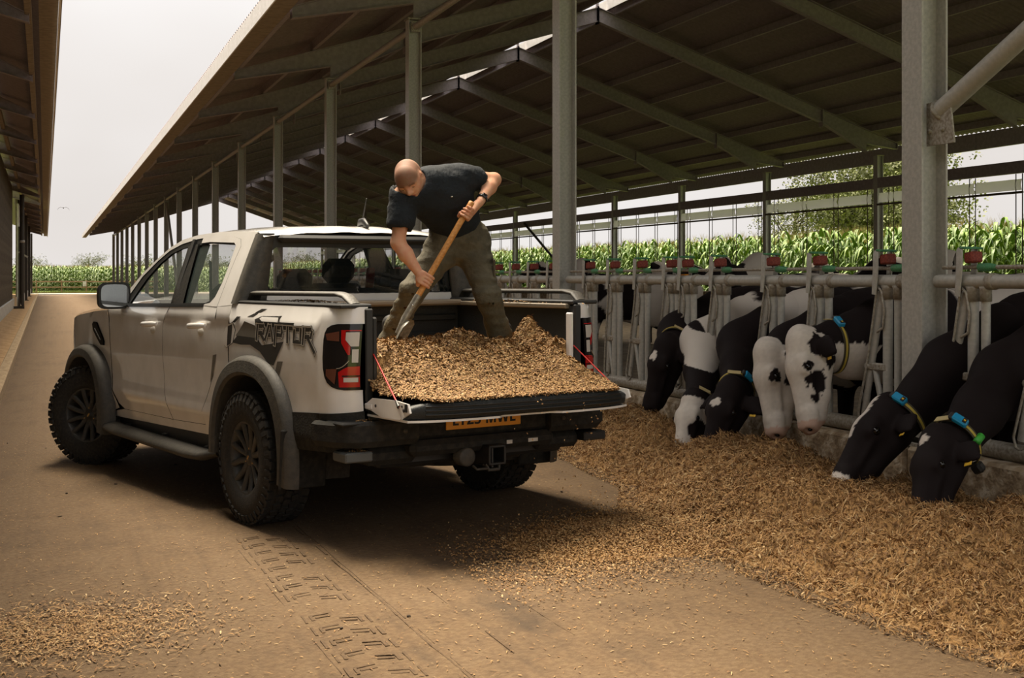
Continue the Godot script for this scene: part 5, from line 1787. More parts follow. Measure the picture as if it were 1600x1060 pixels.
# scatters copies of a mesh; place(i) -> [position, normal, colour] or null
func scatter(called: String, mesh: Mesh, m: Material, parent: Node3D, count: int, place: Callable, lo := 0.7, hi := 1.4, tilt := 0.5) -> MultiMeshInstance3D:
	var xs: Array[Transform3D] = []
	var cs: Array[Color] = []
	for i in count:
		var p = place.call(i)
		if p == null: continue
		var n: Vector3 = p[1]
		n = (n + Vector3(rng.randf_range(-tilt, tilt), rng.randf_range(-tilt, tilt) * 0.5, rng.randf_range(-tilt, tilt))).normalized()
		var x := n.cross(Vector3(rng.randfn(), rng.randfn() * 0.3, rng.randfn()).normalized())
		if x.length() < 0.05: continue
		x = x.normalized()
		var b := Basis(x, n, x.cross(n)).scaled_local(Vector3(rng.randf_range(lo, hi), rng.randf_range(lo, hi), rng.randf_range(lo, hi)))
		xs.append(Transform3D(b, p[0]))
		cs.append(p[2])
	var mm := MultiMesh.new()
	mm.transform_format = MultiMesh.TRANSFORM_3D
	mm.use_colors = true
	mm.mesh = mesh
	mm.instance_count = xs.size()
	for i in xs.size():
		mm.set_instance_transform(i, xs[i])
		mm.set_instance_color(i, cs[i])
	var o := MultiMeshInstance3D.new()
	o.name = called
	o.multimesh = mm
	o.material_override = m
	o.set_meta("kind", "stuff")
	parent.add_child(o, true)
	return o

func straw_tone() -> Color:
	# one mixture of stems and flakes, the same wherever the feed lies
	var r := rng.randf()
	var c: Color
	if r < 0.24: c = lin(132, 94, 52)
	elif r < 0.62: c = lin(166, 124, 72)
	elif r < 0.91: c = lin(184, 144, 90)
	else: c = lin(206, 174, 124)
	return c * rng.randf_range(0.55, 0.85)

var hn := FastNoiseLite.new()
func bed_heap(x: float, z: float) -> float:
	var f := smoothstep(-1.67, -1.02, x)
	var y := 0.848 + 0.205 * f
	# lower towards the front wall of the bed
	y += 0.03 * smoothstep(-1.25, -0.9, x) * (1.0 - smoothstep(-0.5, -0.3, x))
	y -= 0.06 * smoothstep(-0.25, 0.2, x)
	# falls away at the open sides of the tailgate
	if x < -1.08:
		y -= 0.16 * smoothstep(0.52, 0.74, absf(z + 0.02)) * f
	y += 0.05 * f * hn.get_noise_2d(x * 2.2, z * 2.2) + 0.045 * f * hn.get_noise_2d(x * 6.0, z * 6.0) + 0.022 * f * hn.get_noise_2d(x * 14.0, z * 14.0)
	for l in [[-0.80, 0.58, 0.085, 0.13], [-0.62, 0.18, 0.18, 0.05], [-0.75, -0.35, 0.17, 0.045], [-1.28, 0.50, 0.17, 0.07], [-0.45, -0.56, 0.1, 0.05]]:
		var d := Vector2(x - l[0], z - l[1]).length() / float(l[2])
		y += float(l[3]) * exp(-d * d)
	return maxf(y, 0.843)

func pile_edge(z: float) -> float:
	var t := [[-2.5, 3.55], [-3.8, 3.41], [-4.4, 3.30], [-5.4, 3.27], [-6.0, 3.28], [-6.8, 3.36], [-7.3, 3.42], [-8.0, 3.76], [-8.7, 3.82], [-9.9, 3.97], [-10.6, 4.2], [-12.0, 4.3], [-20.0, 4.4], [-60.0, 4.4]]
	for i in t.size() - 1:
		if z <= t[i][0] and z >= t[i + 1][0]:
			return lerpf(t[i][1], t[i + 1][1], (z - t[i][0]) / (t[i + 1][0] - t[i][0]))
	return 3.6

func pile_h(x: float, z: float) -> float:
	var xl := pile_edge(z) + 0.10 * hn.get_noise_2d(z * 2.6, 40.0)
	var d := (x - xl) / (5.08 - xl)
	var h := 0.0
	if d > 0.0:
		h = 0.27 * smoothstep(0.0, 0.5, d) * (1.0 - 0.45 * smoothstep(0.62, 0.95, d))
		h *= 1.0 + 0.45 * hn.get_noise_2d(x * 0.9, z * 0.9 + 9.0)
		h += (0.06 * hn.get_noise_2d(x * 2.6, z * 2.6) + 0.042 * hn.get_noise_2d(x * 6.0, z * 6.0) + 0.02 * hn.get_noise_2d(x * 15.0, z * 15.0)) * smoothstep(0.0, 0.2, d)
		# hollows where the cows eat
		for c in [[4.55, -8.6, 0.30, 0.10], [4.5, -8.15, 0.25, 0.08], [4.42, -6.3, 0.32, 0.09], [4.3, -5.55, 0.33, 0.09], [4.85, -6.0, 0.25, 0.06]]:
			var k := Vector2(x - c[0], z - c[1]).length() / float(c[2])
			h -= float(c[3]) * exp(-k * k)
	# the fan of loose feed that falls from the tailgate
	var q := Vector2((x - 3.15) / 0.62, (z + 6.55) / 0.42)
	h = maxf(h, 0.085 * exp(-q.length_squared()) - 0.006)
	return h

func feed_heaps() -> void:
	hn.noise_type = FastNoiseLite.TYPE_SIMPLEX_SMOOTH
	hn.frequency = 1.0
	hn.fractal_octaves = 3
	hn.seed = 77
	# on the pickup
	var bed := thing("feed_heap", "heap of loose golden chopped feed spilling over the lowered tailgate of the pickup", "feed", TRUCK_AT)
	bed.basis = truck_basis()
	bed.set_meta("kind", "stuff")
	var mb := MB.new()
	mb.smooth(1)
	var nx := 120
	var nz := 90
	for i in nx:
		for k in nz:
			var q := []
			for e in [[i, k], [i, k + 1], [i + 1, k + 1], [i + 1, k]]:
				var x := lerpf(0.24, -1.655, float(e[0]) / nx)
				var lim: float = 0.70 if x > -1.1 else 0.715 - 0.10 * pow(clampf((-x - 1.1) / 0.55, 0, 1), 4.0)
				var z := lerpf(-lim, lim, float(e[1]) / nz)
				q.append(Vector3(x, bed_heap(x, z), z))
			mb.quad(q[0], q[3], q[2], q[1])
	put(mb, "heap_core", M.heap, bed)
	var chips := [chip_mesh(0.018, 0.007, 0.002), chip_mesh(0.012, 0.009, 0.003), chip_mesh(0.030, 0.004, 0.003)]
	for c in 3:
		scatter("chips", chips[c], M.chip, bed, [36000, 36000, 14000][c], func(_i):
			var x := rng.randf_range(0.22, -1.675)
			var lim: float = 0.70 if x > -1.1 else 0.735 - 0.12 * pow(clampf((-x - 1.1) / 0.55, 0, 1), 4.0)
			var z := rng.randf_range(-lim, lim)
			var e := 0.02
			var y := bed_heap(x, z)
			var n := Vector3(y - bed_heap(x + e, z), e, y - bed_heap(x, z + e)).normalized()
			return [Vector3(x, y + rng.randf_range(-0.004, 0.010), z), n, straw_tone()], 0.7, 1.6, 0.55)
	# bits left on the bumper and the bed rail
	for spot in [[Vector3(-1.06, 0.712, -0.76), Vector3(0.10, 0.0, 0.06), 160, "small clump of spilt feed on the rear bumper step"], [Vector3(-1.13, 0.545, -0.80), Vector3(0.05, 0, 0.05), 70, "few flakes of feed on the grey step plate under the bumper"], [Vector3(-0.45, 1.358, -0.78), Vector3(0.42, 0, 0.03), 320, "line of spilt feed lying on the pickup's left bed rail"], [Vector3(-0.40, 1.336, 0.70), Vector3(0.5, 0, 0.02), 120, "flakes of feed along the right cover track of the bed"]]:
		var s := thing("spilt_feed", spot[3], "feed", TRUCK_AT)
		s.basis = truck_basis()
		s.set_meta("kind", "stuff")
		scatter("chips", chips[0], M.chip, s, spot[2], func(_i):
			var w := Vector3(rng.randfn(), 0, rng.randfn()) * 0.5
			return [spot[0] + w * spot[1] + Vector3(0, rng.randf() * 0.014 * exp(-w.length_squared() * 2.0), 0), Vector3.UP, straw_tone()], 0.6, 1.2, 0.5)
	# flakes that drop off the tailgate edge
	var fall := thing("falling_feed", "loose flakes of feed dropping from the tailgate edge to the ground", "feed", TRUCK_AT)
	fall.basis = truck_basis()
	fall.set_meta("kind", "stuff")
	scatter("chips", chips[1], M.chip, fall, 90, func(_i):
		var z := 0.30 + 0.16 * rng.randfn()
		return [Vector3(-1.70 - 0.05 * rng.randf(), 0.86 - 0.72 * pow(rng.randf(), 0.8), z), Vector3(rng.randfn(), rng.randfn(), rng.randfn()).normalized(), straw_tone()], 0.6, 1.1, 1.0)
	# along the feed wall
	var pile := thing("feed_pile", "long bank of brown straw silage along the low wall under the cows' heads", "feed")
	pile.set_meta("kind", "stuff")
	var pb := MB.new()
	pb.smooth(1)
	var zs := []
	var z := -2.6
	while z > -13.0:
		zs.append(z); z -= 0.05
	while z > -40.0:
		zs.append(z); z -= 0.4
	var prev := []
	for zz: float in zs:
		var row := []
		for i in 57:
			var x := lerpf(2.1, 5.09, i / 56.0)
			row.append(Vector3(x, gy(x) - 0.012 + pile_h(x, zz), zz))
		if prev.size():
			for i in 56: pb.quad(prev[i], prev[i + 1], row[i + 1], row[i])
		prev = row
	put(pb, "bank", M.heap, pile)
	var straws := [chip_mesh(0.045, 0.004, 0.002), chip_mesh(0.028, 0.007, 0.003), chip_mesh(0.075, 0.0035, 0.005, 4)]
	for c in 3:
		scatter("straw", straws[c], M.chip, pile, [56000, 60000, 12000][c], func(_i):
			var zz := -2.7 - 9.6 * pow(rng.randf(), 1.25)
			var xl := pile_edge(zz)
			var x := rng.randf_range(xl - 0.06, 5.07)
			if x < xl + 0.12 and rng.randf() < 0.5: return null
			var y := pile_h(x, zz)
			var e := 0.03
			var n := Vector3(y - pile_h(x + e, zz), e, y - pile_h(x, zz + e)).normalized()
			return [Vector3(x, gy(x) + maxf(y, 0.0) + rng.randf_range(-0.006, 0.022), zz), n, straw_tone()], 0.6, 1.4, 0.8)
	# fresh pale flakes where they land
	for c in 2:
		scatter("flakes", chips[c], M.chip, pile, [15000, 14000][c], func(_i):
			var x := 3.2 + 0.52 * rng.randfn()
			var zz := -6.6 + 0.36 * rng.randfn() + (x - 3.2) * -0.35
			if x > 4.9 or x < 2.0: return null
			var y := maxf(pile_h(x, zz), 0.0)
			return [Vector3(x, gy(x) + y + rng.randf_range(0.0, 0.012), zz), Vector3.UP, straw_tone()], 0.6, 1.3, 0.6)

# tread of a tyre left in the dust: thin pressed ridges, rung by rung
func tyre_track(parent: Node3D) -> void:
	M.pressed = mottled(rgb(76, 58, 37), rgb(83, 64, 42), rgb(90, 70, 46), 0.95, 1.3, 0.035, 73, 2.0)
	var mb := MB.new()
	var rag := fnl(3.0, 3, 19)
	var z := -7.6
	while z < -3.4:
		var xc := 1.195 + 0.016 * (z + 7.6)
		for side: float in [-1.0, 1.0]:
			var zz := z + (0.0 if side < 0 else 0.1)
			if rag.get_noise_2d(zz, side) < -0.45: continue
			# rung, its short return and the shoulder stroke
			for st in [[0.015, 0.0, 0.10, 0.02], [0.10, 0.02, 0.10, 0.10], [0.015, 0.045, 0.085, 0.06], [0.135, 0.0, 0.135, 0.13]]:
				var a := Vector3(xc + side * st[0], 0, zz + st[1])
				var b := Vector3(xc + side * st[2], 0, zz + st[3])
				a.y = gy(a.x) + 0.002
				b.y = gy(b.x) + 0.002
				mb.bar(a, b, rng.randf_range(0.010, 0.020), 0.0035, Vector3.UP, 0.0015)
		z += 0.205
	# long drag lines beside it
	for g in [[1.425, -7.8, 0.012], [1.45, -7.8, 0.007], [1.02, -7.4, 0.006], [1.75, -6.0, 0.004], [2.05, -6.3, 0.004]]:
		var p := Vector3(g[0], 0, g[1])
		while p.z < -3.2:
			var q := p + Vector3(0.006 + 0.01 * rag.get_noise_2d(p.z, g[0] * 9.0), 0, rng.randf_range(0.1, 0.35))
			p.y = gy(p.x) + 0.001
			q.y = gy(q.x) + 0.001
			if rag.get_noise_2d(p.z * 0.9, g[0] * 30.0) > (-0.4 if g[0] < 1.5 and g[0] > 1.3 else 0.05): mb.bar(p, q, g[2] * rng.randf_range(0.6, 1.2), 0.003, Vector3.UP, 0.001)
			p = q
	var o := put(mb, "tyre_track", M.pressed, parent)
	o.set_meta("kind", "stuff")

func litter() -> void:
	tyre_track(get_node("floor"))
	var chips := [chip_mesh(0.03, 0.009, 0.003), chip_mesh(0.06, 0.005, 0.006)]
	var l := thing("floor_litter", "scattered flakes and straws over the dusty alley floor", "litter")
	l.set_meta("kind", "stuff")
	for c in 2:
		scatter("flakes", chips[c], M.chip, l, [9000, 2200][c], func(_i):
			var z := -2.8 - 11.0 * pow(rng.randf(), 1.6)
			var x := rng.randf_range(-0.45, 4.2)
			return [Vector3(x, gy(x) + 0.004, z), Vector3.UP, straw_tone()], 0.2, 0.75, 0.12)
	var p := thing("feed_patch", "thin patch of trodden feed on the floor near the kerb", "litter")
	p.set_meta("kind", "stuff")
	for c in 2:
		scatter("flakes", chips[c], M.chip, p, [3600, 1400][c], func(_i):
			var x := 0.05 + 0.30 * rng.randfn()
			var z := -5.95 + 0.26 * rng.randfn()
			if x < -0.5: return null
			return [Vector3(x, gy(x) + 0.004 + 0.006 * rng.randf(), z), Vector3.UP, straw_tone()], 0.4, 1.1, 0.3)
	# dark clods
	var d := thing("clods", "small dark clods of dirt on the alley floor", "litter")
	d.set_meta("kind", "stuff")
	var cm := MB.new().ball(Vector3.ZERO, Vector3(0.018, 0.005, 0.009), 7).mesh()
	M.clod = std(Color.WHITE, 0.95)
	M.clod.vertex_color_use_as_albedo = true
	scatter("clod", cm, M.clod, d, 34, func(_i):
		var x := rng.randf_range(-0.45, 3.6)
		var z := -3.0 - 10.0 * rng.randf()
		return [Vector3(x, gy(x) + 0.004, z), Vector3.UP, lin(58, 46, 32) * rng.randf_range(0.7, 1.3)], 0.4, 1.3, 0.1)

# ---------------------------------------------------------------- cows
const COW_BLACK := Color(0.013, 0.0115, 0.0105)
const COW_WHITE := Color(0.66, 0.60, 0.53)
const COW_PINK := Color(0.50, 0.30, 0.22)

func cow_parts(cow: Node3D, P: Vector3, Q: Vector3, N: Vector3, dors: Vector3, paint: Callable, opt: Dictionary) -> void:
	# P poll, Q muzzle, N where the neck passes the fence, all relative to the node
	var f := (Q - P).normalized()
	var L := (Q - P).length()
	var d := (dors - f * dors.dot(f)).normalized()
	var l := d.cross(f)          # towards the cow's left, the side seen from the alley's near end
	var k := L / 0.53
	var H := func(x: float, s: float, z: float) -> Vector3: return P + l * (x * k) + f * (s * k) + d * (z * k)
	var mb := MB.new()
	var zax := Vector3.BACK
	# neck and head on a fine grid
	var base := N + Vector3(0.42, 0.16, 0)
	var lo := P.min(Q).min(N) - Vector3(0.34, 0.26, 0.36)
	var hi := P.max(Q).max(base) + Vector3(0.12, 0.30, 0.36)
	var b := Blob.new(lo, hi, 0.0145)
	var nb: Vector3 = H.call(0, 0.02, -0.09)
	b.bone(nb, N.lerp(nb, 0.45), 0.115 * k, 0.145, 0.06, l, 0.82)
	b.bone(N.lerp(nb, 0.45), N, 0.145, 0.185, 0.06, zax, 0.78)
	b.bone(N, base, 0.185, 0.25, 0.08, zax, 0.80)
	b.bone(N + Vector3(0, -0.13, 0), base + Vector3(0.05, -0.32, 0), 0.10, 0.16, 0.08, zax, 0.6)
	b.bone(H.call(0, 0.0, -0.005), H.call(0, 0.16, -0.005), 0.096 * k, 0.100 * k, 0.05, d, 0.92)
	b.bone(H.call(0, 0.15, 0.018), H.call(0, 0.41, 0.0), 0.072 * k, 0.052 * k, 0.05)
	b.bone(H.call(0, 0.13, -0.06), H.call(0, 0.36, -0.045), 0.098 * k, 0.064 * k, 0.05, l, 0.86)
	b.bone(H.call(0, 0.43, -0.022), H.call(0, 0.49, -0.022), 0.066 * k, 0.062 * k, 0.03)
	b.bone(H.call(0, 0.46, -0.078), H.call(0, 0.42, -0.09), 0.040 * k, 0.042 * k, 0.03)
	for s: float in [-1.0, 1.0]:
		b.bone(H.call(s * 0.028, 0.43, -0.02), H.call(s * 0.030, 0.495, -0.02), 0.056 * k, 0.052 * k, 0.025)
		b.bone(H.call(s * 0.052, 0.09, -0.13), H.call(s * 0.032, 0.32, -0.105), 0.058 * k, 0.040 * k, 0.05)
		b.bone(H.call(s * 0.032, 0.32, -0.105), H.call(s * 0.015, 0.45, -0.08), 0.040 * k, 0.034 * k, 0.04)
		b.bone(H.call(s * 0.080, 0.125, 0.030), H.call(s * 0.088, 0.180, 0.022), 0.030 * k, 0.028 * k, 0.03)
		b.bone(H.call(s * 0.114, 0.166, 0.006), H.call(s * 0.115, 0.172, 0.004), 0.020 * k, 0.020 * k, 0.012, Vector3.ZERO, 1.0, true)
		b.bone(H.call(s * 0.05, 0.545, -0.004), H.call(s * 0.040, 0.53, 0.0), 0.016 * k, 0.018 * k, 0.014, Vector3.ZERO, 1.0, true)
		b.bone(H.call(s * 0.075, 0.37, -0.06), H.call(s * 0.07, 0.50, -0.062), 0.008, 0.010, 0.012, Vector3.ZERO, 1.0, true)
		# a fold of skin from eye to muzzle
		b.bone(H.call(s * 0.085, 0.21, -0.01), H.call(s * 0.062, 0.36, -0.03), 0.012 * k, 0.010 * k, 0.03)
		# ear: a leaf that hangs out sideways behind the poll
		var e0: Vector3 = H.call(s * 0.085, 0.035, -0.055)
		var e1: Vector3 = H.call(s * 0.17, 0.055, -0.085)
		var e2: Vector3 = H.call(s * 0.245, 0.10, -0.09)
		var en := ((e2 - e0).cross(f)).normalized()
		b.bone(e0, e1, 0.032 * k, 0.058 * k, 0.02, en, 0.36)
		b.bone(e1, e2, 0.058 * k, 0.024 * k, 0.02, en, 0.36)
	b.bone(H.call(0, -0.045, 0.0), H.call(0, 0.01, 0.01), 0.058 * k, 0.06 * k, 0.04)
	b.bone(H.call(-0.05, 0.545, -0.062), H.call(0.05, 0.545, -0.062), 0.010, 0.010, 0.012, Vector3.ZERO, 1.0, true)
	var hp := func(p: Vector3) -> Color:
		var q := p - P
		return paint.call(p, Vector3(q.dot(l), q.dot(f), q.dot(d)) / k)
	b.skin(mb, hp)
	# trunk and legs on a coarser one
	var lean: float = opt.get("turn", 0.0)
	var T := func(x: float, y: float, z: float) -> Vector3:
		var xx := x - 0.3
		return Vector3(N.x + 0.3 + xx * cos(lean), y + opt.get("floor", 0.2), N.z + z + xx * sin(lean))
	var tb := Blob.new(Vector3(N.x + 0.05, opt.get("floor", 0.2) - 0.05, N.z - 0.95), Vector3(N.x + 2.75, opt.get("floor", 0.2) + 1.75, N.z + 0.95), 0.042)
	var low: float = opt.get("hgt", 1.0)
	tb.bone(N + Vector3(0.05, 0, 0), T.call(0.72, 1.08 * low, 0), 0.18, 0.30, 0.12, zax, 0.78)
	tb.bone(T.call(0.62, 1.0 * low, 0), T.call(1.5, 0.97 * low, 0), 0.33, 0.38, 0.15, zax, 0.72)
	tb.bone(T.call(1.5, 0.97 * low, 0), T.call(2.1, 1.03 * low, 0), 0.38, 0.31, 0.15, zax, 0.72)
	tb.bone(T.call(0.55, 1.28 * low, 0), T.call(2.15, 1.30 * low, 0), 0.09, 0.10, 0.12)
	tb.bone(T.call(2.2, 1.22 * low, 0), T.call(2.32, 1.12 * low, 0), 0.14, 0.12, 0.1)
	for s: float in [-1.0, 1.0]:
		tb.bone(T.call(2.02, 1.26 * low, s * 0.2), T.call(2.1, 1.2 * low, s * 0.2), 0.09, 0.1, 0.1)
		tb.bone(T.call(0.72, 0.95 * low, s * 0.2), T.call(0.62, 0.62, s * 0.18), 0.17, 0.10, 0.1)
		tb.bone(T.call(0.62, 0.62, s * 0.18), T.call(0.60, 0.36, s * 0.17), 0.085, 0.06, 0.05)
		tb.bone(T.call(0.60, 0.36, s * 0.17), T.call(0.60, 0.06, s * 0.17), 0.055, 0.06, 0.03)
		tb.bone(T.call(2.05, 0.95 * low, s * 0.2), T.call(1.92, 0.68, s * 0.2), 0.22, 0.12, 0.1)
		tb.bone(T.call(1.92, 0.68, s * 0.2), T.call(2.14, 0.46, s * 0.19), 0.11, 0.065, 0.05)
		tb.bone(T.call(2.14, 0.46, s * 0.19), T.call(2.08, 0.06, s * 0.19), 0.06, 0.065, 0.03)
	tb.bone(T.call(1.75, 0.62 * low, 0), T.call(1.85, 0.58 * low, 0), 0.14, 0.13, 0.1)
	tb.bone(T.call(2.38, 1.18 * low, 0), T.call(2.44, 0.5, 0), 0.04, 0.035, 0.05)
	tb.skin(mb, func(p: Vector3) -> Color: return paint.call(p, Vector3(9, 9, 9)))
	put(mb, "body", M.hide, cow)
	for s: float in [-1.0, 1.0]:
		put(MB.new().ball(H.call(s * 0.096, 0.166, 0.008), Vector3(0.024, 0.024, 0.024) * k, 14), "eye", M.eye, cow)
		put(MB.new().ball(H.call(s * 0.044, 0.528, -0.003), Vector3(0.012, 0.010, 0.015) * k, 10, Basis(l, f, d)), "nostril", M.eye, cow)
	# ear tags
	for s in opt.get("tags", []):
		var o: Vector3 = H.call(s * 0.185, 0.10, -0.088)
		var tg := put(MB.new().box(o + f * 0.012, Vector3(0.052, 0.058, 0.004), Basis(l, f, d).orthonormalized(), 0.0015), "ear_tag", M.ear_tag, cow)
		put(MB.new().lathe(o - f * 0.02 + d * 0.002, d, [[0, 0.008], [0.006, 0.008], [0.007, 0.0]], 8), "tag_stud", M.ear_tag, tg)
	# neck strap with its transponder
	if opt.has("collar"):
		var u: float = opt.collar
		var cc := nb.lerp(N, u)
		var ax := (N - nb).normalized()
		var r0 := lerpf(0.115 * k, 0.165, u) + 0.022
		var up := (Vector3.UP - ax * Vector3.UP.dot(ax)).normalized()
		up = (up * 0.8 + d * 0.5)
		up = (up - ax * up.dot(ax)).normalized()
		var sd := ax.cross(up)
		var pts := []
		for i in 41:
			var a := TAU * i / 40
			pts.append(cc + up * (cos(a) * r0 * 1.0) + sd * (sin(a) * r0 * 0.86) - up * (0.035 if cos(a) < -0.3 else 0.0) * (-cos(a) - 0.3))
		var strap := MB.new()
		var stripe := MB.new()
		for i in 40:
			var a: Vector3 = pts[i]
			var c2: Vector3 = pts[i + 1]
			var o := ((a + c2) * 0.5 - cc).normalized()
			strap.bar(a, c2 + (c2 - a) * 0.08, 0.040, 0.006, o)
			stripe.bar(a + o * 0.003, c2 + o * 0.003 + (c2 - a) * 0.08, 0.016, 0.004, o)
		var st := put(strap, "collar", M.collar, cow)
		put(stripe, "collar_stripe", M.collar_yellow, st)
		var zdir := 1.0 if sd.z > 0 else -1.0
		for e in opt.get("gear", [["blue", 0.18]]):
			var i := int(round(40.0 * fposmod(e[1] * zdir, 1.0))) % 40
			var a: Vector3 = pts[i]
			var o := (a - cc).normalized()
			var tn: Vector3 = ((pts[i + 1] as Vector3) - a).normalized()
			var bs := Basis(tn, o, tn.cross(o))
			match e[0]:
				"blue":
					var bx := put(MB.new().box(a + o * 0.016, Vector3(0.085, 0.034, 0.056), bs, 0.008), "transponder", M.tag_blue, st)
					put(MB.new().box(a + o * 0.034 + tn * zdir * 0.026, Vector3(0.022, 0.004, 0.036), bs, 0.001), "number_window", M.ink, bx)
					put(MB.new().box(a + o * 0.037 + tn * zdir * 0.026, Vector3(0.012, 0.003, 0.012), bs, 0.001), "number_mark", M.ear_tag, bx)
					put(MB.new().box(a + o * 0.010 - tn * zdir * 0.05, Vector3(0.03, 0.028, 0.05), bs, 0.008), "buckle", M.weight, bx)
				"green": put(MB.new().lathe(a + o * 0.012 - tn.cross(o) * 0.032, tn.cross(o), [[0, 0.0], [0, 0.022], [0.064, 0.022], [0.064, 0.0]], 12), "green_tube", M.tag_green, st)
				"weight": put(MB.new().box(a + o * 0.03, Vector3(0.075, 0.06, 0.055), bs, 0.014), "collar_weight", M.weight, st)
				"pale": put(MB.new().box(a + o * 0.006, Vector3(0.10, 0.006, 0.042), bs, 0.002), "pale_webbing", M.collar_pale, st)

func splash(p: Vector3, n: FastNoiseLite, freq: float, thr: float) -> bool:
	return n.get_noise_3dv(p * freq) > thr

func cows() -> void:
	var pn := fnl(1.0, 2, 17)
	var spots := {
		"A": {"P": Vector3(4.95, 0.99, -9.76), "Q": Vector3(4.78, 0.44, -9.75), "N": Vector3(5.25, 1.06, -10.08), "d": Vector3(-0.90, 0.25, 0.20), "tags": [1.0, -1.0], "collar": 0.35, "gear": [["pale", 0.1]], "lab": "black cow with a white heart on its forehead, head raised beside the tailgate"},
		"B": {"P": Vector3(4.72, 0.61, -8.84), "Q": Vector3(4.50, 0.16, -8.68), "N": Vector3(5.25, 1.00, -9.66), "d": Vector3(-0.86, 0.2, 0.30), "tags": [], "collar": 0.05, "gear": [["pale", 0.1]], "lab": "cow with a white face and one black eye patch, muzzle in the feed"},
		"C": {"P": Vector3(4.80, 0.72, -8.42), "Q": Vector3(4.52, 0.22, -8.30), "N": Vector3(5.25, 1.02, -9.02), "d": Vector3(-0.80, 0.3, 0.36), "tags": [1.0], "collar": 0.16, "gear": [["blue", 0.14], ["pale", 0.02]], "lab": "black cow with a small white star and a blue collar tag, between two white faces"},
		"D": {"P": Vector3(4.95, 1.01, -8.14), "Q": Vector3(4.92, 0.42, -8.00), "N": Vector3(5.25, 1.02, -8.29), "d": Vector3(-0.97, 0.0, 0.02), "tags": [1.0], "lab": "cow with a white face, black ring round the eye and a small spot beside it"},
		"E": {"P": Vector3(4.86, 1.12, -7.56), "Q": Vector3(4.82, 0.53, -7.42), "N": Vector3(5.25, 1.10, -7.57), "d": Vector3(-0.97, 0.05, -0.12), "tags": [1.0], "collar": 0.55, "gear": [["blue", 0.11], ["pale", 0.0]], "lab": "white-faced cow with ragged black blotches on its cheek, yellow strap and blue tag"},
		"F": {"P": Vector3(4.76, 0.76, -6.48), "Q": Vector3(4.36, 0.32, -6.43), "N": Vector3(5.25, 1.00, -6.50), "d": Vector3(-0.66, 0.65, -0.30), "tags": [1.0], "collar": 0.12, "gear": [["blue", 0.10], ["weight", 0.47], ["pale", -0.02]], "lab": "big black cow with a white blaze and white nostril, collar weight hanging down"},
		"G": {"P": Vector3(4.60, 0.66, -5.81), "Q": Vector3(4.34, 0.23, -5.64), "N": Vector3(5.25, 0.98, -6.02), "d": Vector3(-0.76, 0.5, -0.08), "tags": [1.0], "collar": 0.16, "gear": [["blue", 0.10], ["green", 0.26], ["weight", 0.45], ["pale", -0.03]], "lab": "black cow with a green tube and blue tag on its collar, muzzle deep in straw"}}
	for key in spots:
		var s: Dictionary = spots[key]
		var at := Vector3(s.N.x + 1.3, 0.2, s.N.z)
		var cow := thing("cow", s.lab, "cow", at, "cows eating at the feed fence")
		var opt := {"tags": s.tags, "floor": 0.0, "hgt": 0.88, "gear": s.get("gear", [])}
		if s.has("collar"): opt.collar = s.collar
		var seed_off := Vector3(key.unicode_at(0) * 3.7, key.unicode_at(0) * 1.3, 0)
		var paint := func(p: Vector3, q: Vector3) -> Color:
			var white := false
			var rag := 0.018 * pn.get_noise_3dv((p + seed_off) * 14.0)
			if q.x < 8.0 and (q.y > -0.04 or (key in ["D", "E"] and q.y > -0.12 and q.z > -0.07)):
				match key:
					"A": white = Vector2(q.x, q.y - 0.10 + absf(q.x) * -0.5).length() < 0.038 + rag and q.z > 0.05
					"B":
						white = true
						if Vector2(q.y - 0.25, (q.z + 0.05)).length() < 0.095 + rag and q.x > 0.02: white = false
						if q.y < 0.0 or absf(q.x) > 0.14: white = false
					"C": white = Vector2(q.x * 0.8, q.y - 0.13).length() < 0.033 + rag * 1.5 and q.z > 0.05
					"D":
						white = absf(q.x) < 0.125 or q.y > 0.2
						if Vector2(q.y - 0.165, q.z - 0.01).length() < 0.045 + rag and q.x > 0.04: white = false
						if Vector2(q.y - 0.175, q.z + 0.085).length() < 0.034 + rag and q.x > 0.04: white = false
					"E":
						white = absf(q.x) < 0.125 or q.y > 0.2
						if Vector2((q.y - 0.16) * 1.2, q.z - 0.01).length() < 0.036 + rag and q.x > 0.04: white = false
						if Vector2((q.y - 0.245) * 0.8, q.z + 0.045 + (q.y - 0.22) * 0.2).length() < 0.062 + rag * 1.8 and q.x > 0.02: white = false
						if Vector2(q.y - 0.345, q.z + 0.035).length() < 0.026 + rag and q.x > 0.02: white = false
						if Vector2((q.y - 0.03), q.z + 0.08).length() < 0.07 + rag * 2.0 and q.x > 0.05: white = false
						if Vector2((q.y - 0.11), q.z + 0.14).length() < 0.05 + rag * 2.0 and q.x > 0.03: white = false
						if q.y < 0.02 + rag and q.z < -0.12: white = false
					"F": white = (absf(q.x) < 0.032 - 0.10 * maxf(0.0, q.y - 0.12) + rag and q.z > 0.05 and q.y < 0.25) or (q.y > 0.455 and q.z > -0.025 + rag)
					"G": white = Vector2(q.x, q.y - 0.03).length() < 0.03 + rag and q.z > 0.04
				if q.y > 0.475 + rag * 0.5 and key in ["B", "D", "E"]: return COW_PINK.lerp(COW_WHITE, 0.25)
				if white: return COW_WHITE * (0.93 + 0.1 * pn.get_noise_3dv(p * 30.0))
				return COW_BLACK
			# neck and trunk
			var r: float = p.x - (s.N.x - at.x)
			var v := pn.get_noise_3dv((p + seed_off) * Vector3(1.6, 1.9, 0.8))
			match key:
				"A": white = r > 0.5 and v > 0.25
				"B": white = (r > -0.06 and r < 0.45 and v > -0.5) or v > 0.3
				"C": white = r > 0.18 and r < 0.7
				"D": white = v > 0.02 and r > 1.0
				"E": white = r > 0.8 and v > -0.25
				"F": white = r > 0.75 and v > -0.1
				"G": white = r > 0.6 and v > 0.1
